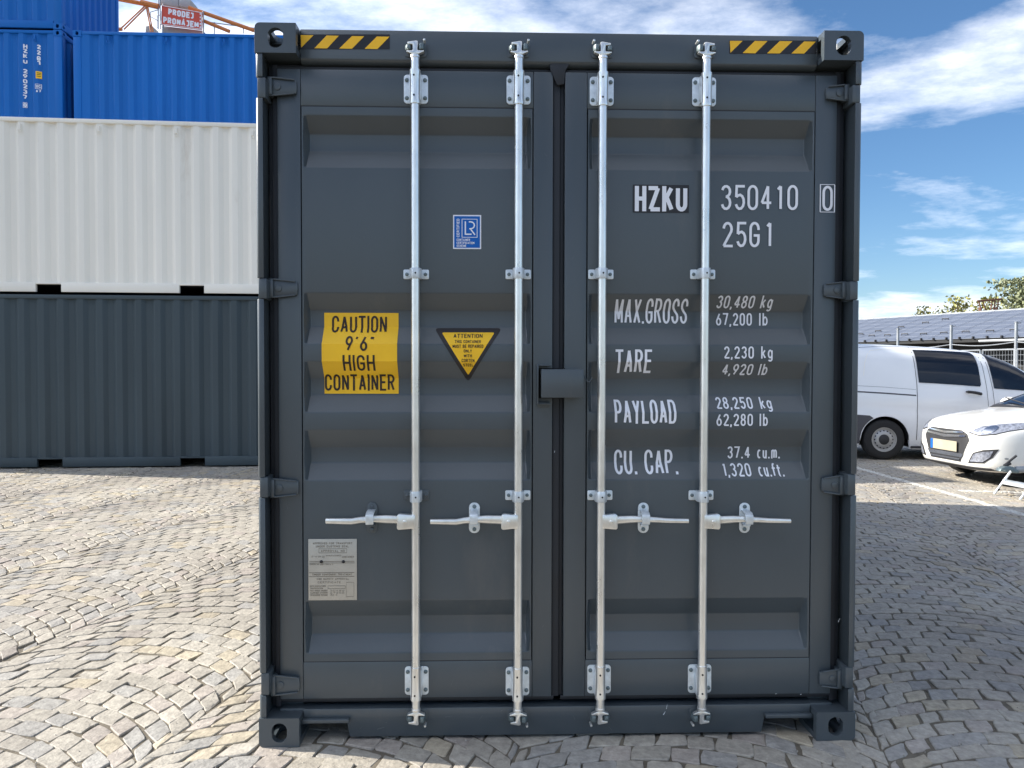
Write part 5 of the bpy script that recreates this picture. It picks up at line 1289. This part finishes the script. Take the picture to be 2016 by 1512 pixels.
# ------------------------------------------------------------------ shed with grey-blue roof
U = Vector((-.424, .906, 0))                # eaves run away to the left
E0 = Vector((21.1, 46.9, 0)); Nn = Vector((.906, .424, 0))
sh = empty('storage_shed', (E0.x, E0.y, 0)); tag(sh, 'long low shed with shallow blue grey metal roof behind the white van', 'shed')
def shp(u, n_, z): p = U*u+Nn*n_; return (p.x, p.y, z)
u0, u1 = -34., 30.; ez, rz_ = 3.0, 4.8; nrow = 7
for i in range(nrow):
    n0, n1 = 6.06*i/nrow, 6.06*(i+1)/nrow; z0, z1 = ez+(rz_-ez)*i/nrow, ez+(rz_-ez)*(i+1)/nrow
    mb = MB(); mb.add([shp(u0, n0-.02, z0+.008), shp(u1, n0-.02, z0+.008), shp(u1, n1, z1+.0), shp(u0, n1, z1+.0), shp(u0, n0-.03, z0-.01), shp(u1, n0-.03, z0-.01)], [(0, 1, 2, 3), (4, 5, 1, 0)])
    mb.build('roof_course', 'roof', sh)
MB().add([shp(u0, 6.06, rz_), shp(u1, 6.06, rz_), shp(u1, 12.2, ez), shp(u0, 12.2, ez)], [(0, 1, 2, 3)]).build('roof_back', 'roof', sh)
mb = MB(); mb.add([shp(u0, 6.0, rz_+.05), shp(u1, 6.0, rz_+.05), shp(u1, 6.25, rz_+.05), shp(u0, 6.25, rz_+.05), shp(u0, 6.0, rz_-.05), shp(u1, 6.0, rz_-.05)], [(0, 1, 2, 3), (4, 5, 1, 0)]); mb.build('ridge_cap', 'steel', sh)
rb_ = MB(); u = u0
while u < u1:
    a, b2 = Vector(shp(u, .0, ez+.04)), Vector(shp(u, 6.0, rz_+.04)); rb_.tube(a, b2, .006, n=4); u += 1.05
o = rb_.build('roof_seams', 'roof', sh); o['kind'] = 'stuff'
MB().add([shp(u0, 1.6, 0), shp(u1, 1.6, 0), shp(u1, 1.6, ez+.4), shp(u0, 1.6, ez+.4)], [(0, 1, 2, 3)]).build('wall', 'shedwall', sh)
mb = MB(); mb.add([shp(u0, .02, ez-.02), shp(u1, .02, ez-.02), shp(u1, .02, ez-.20), shp(u0, .02, ez-.20), shp(u0, .12, ez-.2), shp(u1, .12, ez-.2)], [(0, 1, 2, 3), (3, 2, 5, 4)]); mb.build('fascia', 'shedwall', sh)
gt = MB(); gt.tube(shp(-12, -.06, ez-.16), shp(-7.6, -.06, ez-.16), .07, n=8); gt.build('gutter', 'steel', sh)
SHI = None
def on_roof(px, py):
    d = fw+rt*((px-1008)/F_PX)+up*((756-py)/F_PX); o = Vector((0, 0, EYE))
    pn = (Vector(shp(0, 6.06, rz_))-Vector(shp(0, 0, ez))).cross(U).normalized()
    t = (Vector((E0.x, E0.y, ez))-o).dot(pn)/d.dot(pn); return o+d*t-E0
for px, py in ((1694, 660), (1729, 654), (1716, 663), (1747, 662), (1774, 646), (1781, 660.5), (1818, 659.5), (1822, 637.5), (1858, 657.5), (1861, 630.5), (1901, 655.5), (1949, 654), (1996, 652)):
    p = on_roof(px, py); l = .20
    b = MB(); b.tube(p-U*l+Vector((0, 0, .10)), p+U*l+Vector((0, 0, .10)), .03, n=6); b.tube(p-U*l+Vector((0, 0, -.02)), p-U*l+Vector((0, 0, .1)), .02, n=5); b.tube(p+U*l, p+U*l+Vector((0, 0, .1)), .02, n=5)
    b.build('snow_guard', 'plastic', sh)
for i in range(34):
    b = MB(); p = shp(-14+i*.75, -.04, ez); b.box(p[0]-.05, p[0]+.05, p[1]-.05, p[1]+.05, p[2]-.02, p[2]+.10); b.build('gutter_bracket', 'plastic', sh)

# ------------------------------------------------------------------ mesh fence in front of the shed
fe = empty('mesh_fence', (AT(1873, 700, 19).x, 19, 0)); tag(fe, 'grey welded mesh fence on steel posts between van and shed', 'fence')
posts = [(1768, 647.5, 22.2), (1873, 641.5, 19.8), (2001, 635, 17.6), (2160, 628, 15.6)]; pp_ = []
for px, py, D in posts:
    p = AT(px, py, D); q_ = (p.x-fe.location.x, p.y-fe.location.y); pp_.append((Vector((q_[0], q_[1], 0)), p.z))
    b = MB(); b.tube((*q_, 0), (*q_, p.z), .035, n=12); b.tube((*q_, p.z), (*q_, p.z+.02), .04, n=12); b.build('post', 'steel', fe, smooth=True, ang=40)
    b = MB(); b.tube((*q_, p.z-.02), (q_[0]+.14, q_[1]+.05, p.z+.0), .012, n=6); b.build('post_arm', 'steel', fe)
for (a, za), (c, zc_) in zip(pp_[:-1], pp_[1:]):
    for hh in (1.98,): 
        w = MB()
        seg = 10
        for i in range(seg):
            t0, t1 = i/seg, (i+1)/seg; sag = lambda t: -.06*math.sin(math.pi*t)
            w.tube(tuple(a.lerp(c, t0))[:2]+(2.10+sag(t0),), tuple(a.lerp(c, t1))[:2]+(2.10+sag(t1),), .012, n=5)
        w.build('cable', 'steel', fe)
    for k in range(2):
        s0_, s1_ = .02+.5*k, .48+.5*k; p0, p1 = a.lerp(c, s0_), a.lerp(c, s1_); ln = (p1-p0).length
        w = MB(); z0, z1 = .15, 1.93
        for z in (z0, z1): w.tube((p0.x, p0.y, z), (p1.x, p1.y, z), .02, n=6)
        for p in (p0, p1): w.tube((p.x, p.y, z0), (p.x, p.y, z1), .02, n=6)
        w.build('panel_frame', 'steel', fe)
        w = MB(); nv = int(ln/.09)
        for i in range(1, nv): p = p0.lerp(p1, i/nv); w.tube((p.x, p.y, z0), (p.x, p.y, z1), .0035, n=4, caps=False)
        for i in range(1, 14): z = z0+(z1-z0)*i/14; w.tube((p0.x, p0.y, z), (p1.x, p1.y, z), .004, n=4, caps=False)
        o = w.build('wire_mesh', 'steel', fe); o['kind'] = 'stuff'

# ------------------------------------------------------------------ trees and rusty frame behind the shed
def tree(label, px, top_py, base_w, D, leaf, n=900, droop=.3):
    p = AT(px, top_py, D); H = p.z; root = empty('tree', (p.x, D, 0)); tag(root, label, 'tree', 'trees behind the shed roof')
    t = MB(); t.tube((0, 0, 0), (.1, 0, H*.5), .22, .14, n=10); t.tube((.1, 0, H*.5), (0, .1, H*.93), .14, .03, n=8); t.build('trunk', 'bark', root, smooth=True)
    br = MB(); cl = []
    for i in range(16):
        a = random.uniform(0, 6.28); z0 = H*random.uniform(.35, .85); r_ = base_w*random.uniform(.4, 1.)*(1-.5*(z0/H)); e = (r_*math.cos(a), r_*math.sin(a), min(H*.97, z0+H*random.uniform(.05, .22)))
        br.tube((0, 0, z0), e, .06, .015, n=5); cl.append(e)
        m_ = Vector((0, 0, z0)).lerp(Vector(e), .6); cl.append(tuple(m_))
    cl.append((0, 0, H*.96)); br.build('branches', 'bark', root)
    lm = MB()
    for i in range(n):
        c = random.choice(cl); sc_ = base_w*.22
        q_ = Vector((c[0]+random.gauss(0, sc_), c[1]+random.gauss(0, sc_), min(H, c[2]+random.gauss(0, sc_*.9))))
        s_ = random.uniform(.10, .24); d1 = Vector((random.gauss(0, 1), random.gauss(0, 1), random.gauss(0, 1))).normalized(); d2 = d1.cross(Vector((random.gauss(0, 1), random.gauss(0, 1), random.gauss(0, 1)))).normalized()
        lm.add([q_-d1*s_, q_+d2*s_*.6, q_+d1*s_, q_-d2*s_*.6], [(0, 1, 2, 3)])
    o = lm.build('crown', leaf, root); return root
tree('small yellow green treetop just above the shed roof, left of the rusty frame', 1886, 582, 1.5, 72, 'leafy', 500)
tree('low sparse brownish treetop above the far left of the shed roof', 1818, 604, 1.3, 74, 'leafy', 260)
tree('pale green bush top between the two small treetops on the roof line', 1858, 601, 1.2, 73, 'leafg', 260)
tree('tall dull green tree at the right edge above the shed roof', 2004, 553, 3.0, 66, 'leafg', 2000)
tree('yellowish tree top behind the rusty frame', 1948, 588, 2.0, 70, 'leafy', 800)
tree('grey green tree rising beyond the right edge of the photo', 2060, 545, 3.2, 64, 'leafg', 3000)
ru = empty('rusty_frame', (AT(1950, 590, 62).x, 62, 0)); tag(ru, 'rusty steel lattice frame standing above the shed roof before yellow trees', 'steel frame')
RB = MB()
def rp(px, py): p = AT(px, py, 62); return (p.x-ru.location.x, 0, p.z)
for a, c in (((1926, 592), (1932, 610)), ((1935, 592), (1941, 612)), ((1954, 589), (1950, 612)), ((1959, 588), (1957, 612)), ((1966, 589), (1963, 612)), ((1924, 592), (1973, 588)), ((1926, 594), (1970, 590))):
    b = MB(); b.tube(rp(*a), rp(*c), .05, n=6); b.build('lattice_bar', 'rust', ru)
for px in (1930, 1960): b = MB(); p = rp(px, 605); b.tube((p[0], 0, 0), p, .12, n=6); b.build('leg', 'rust', ru)
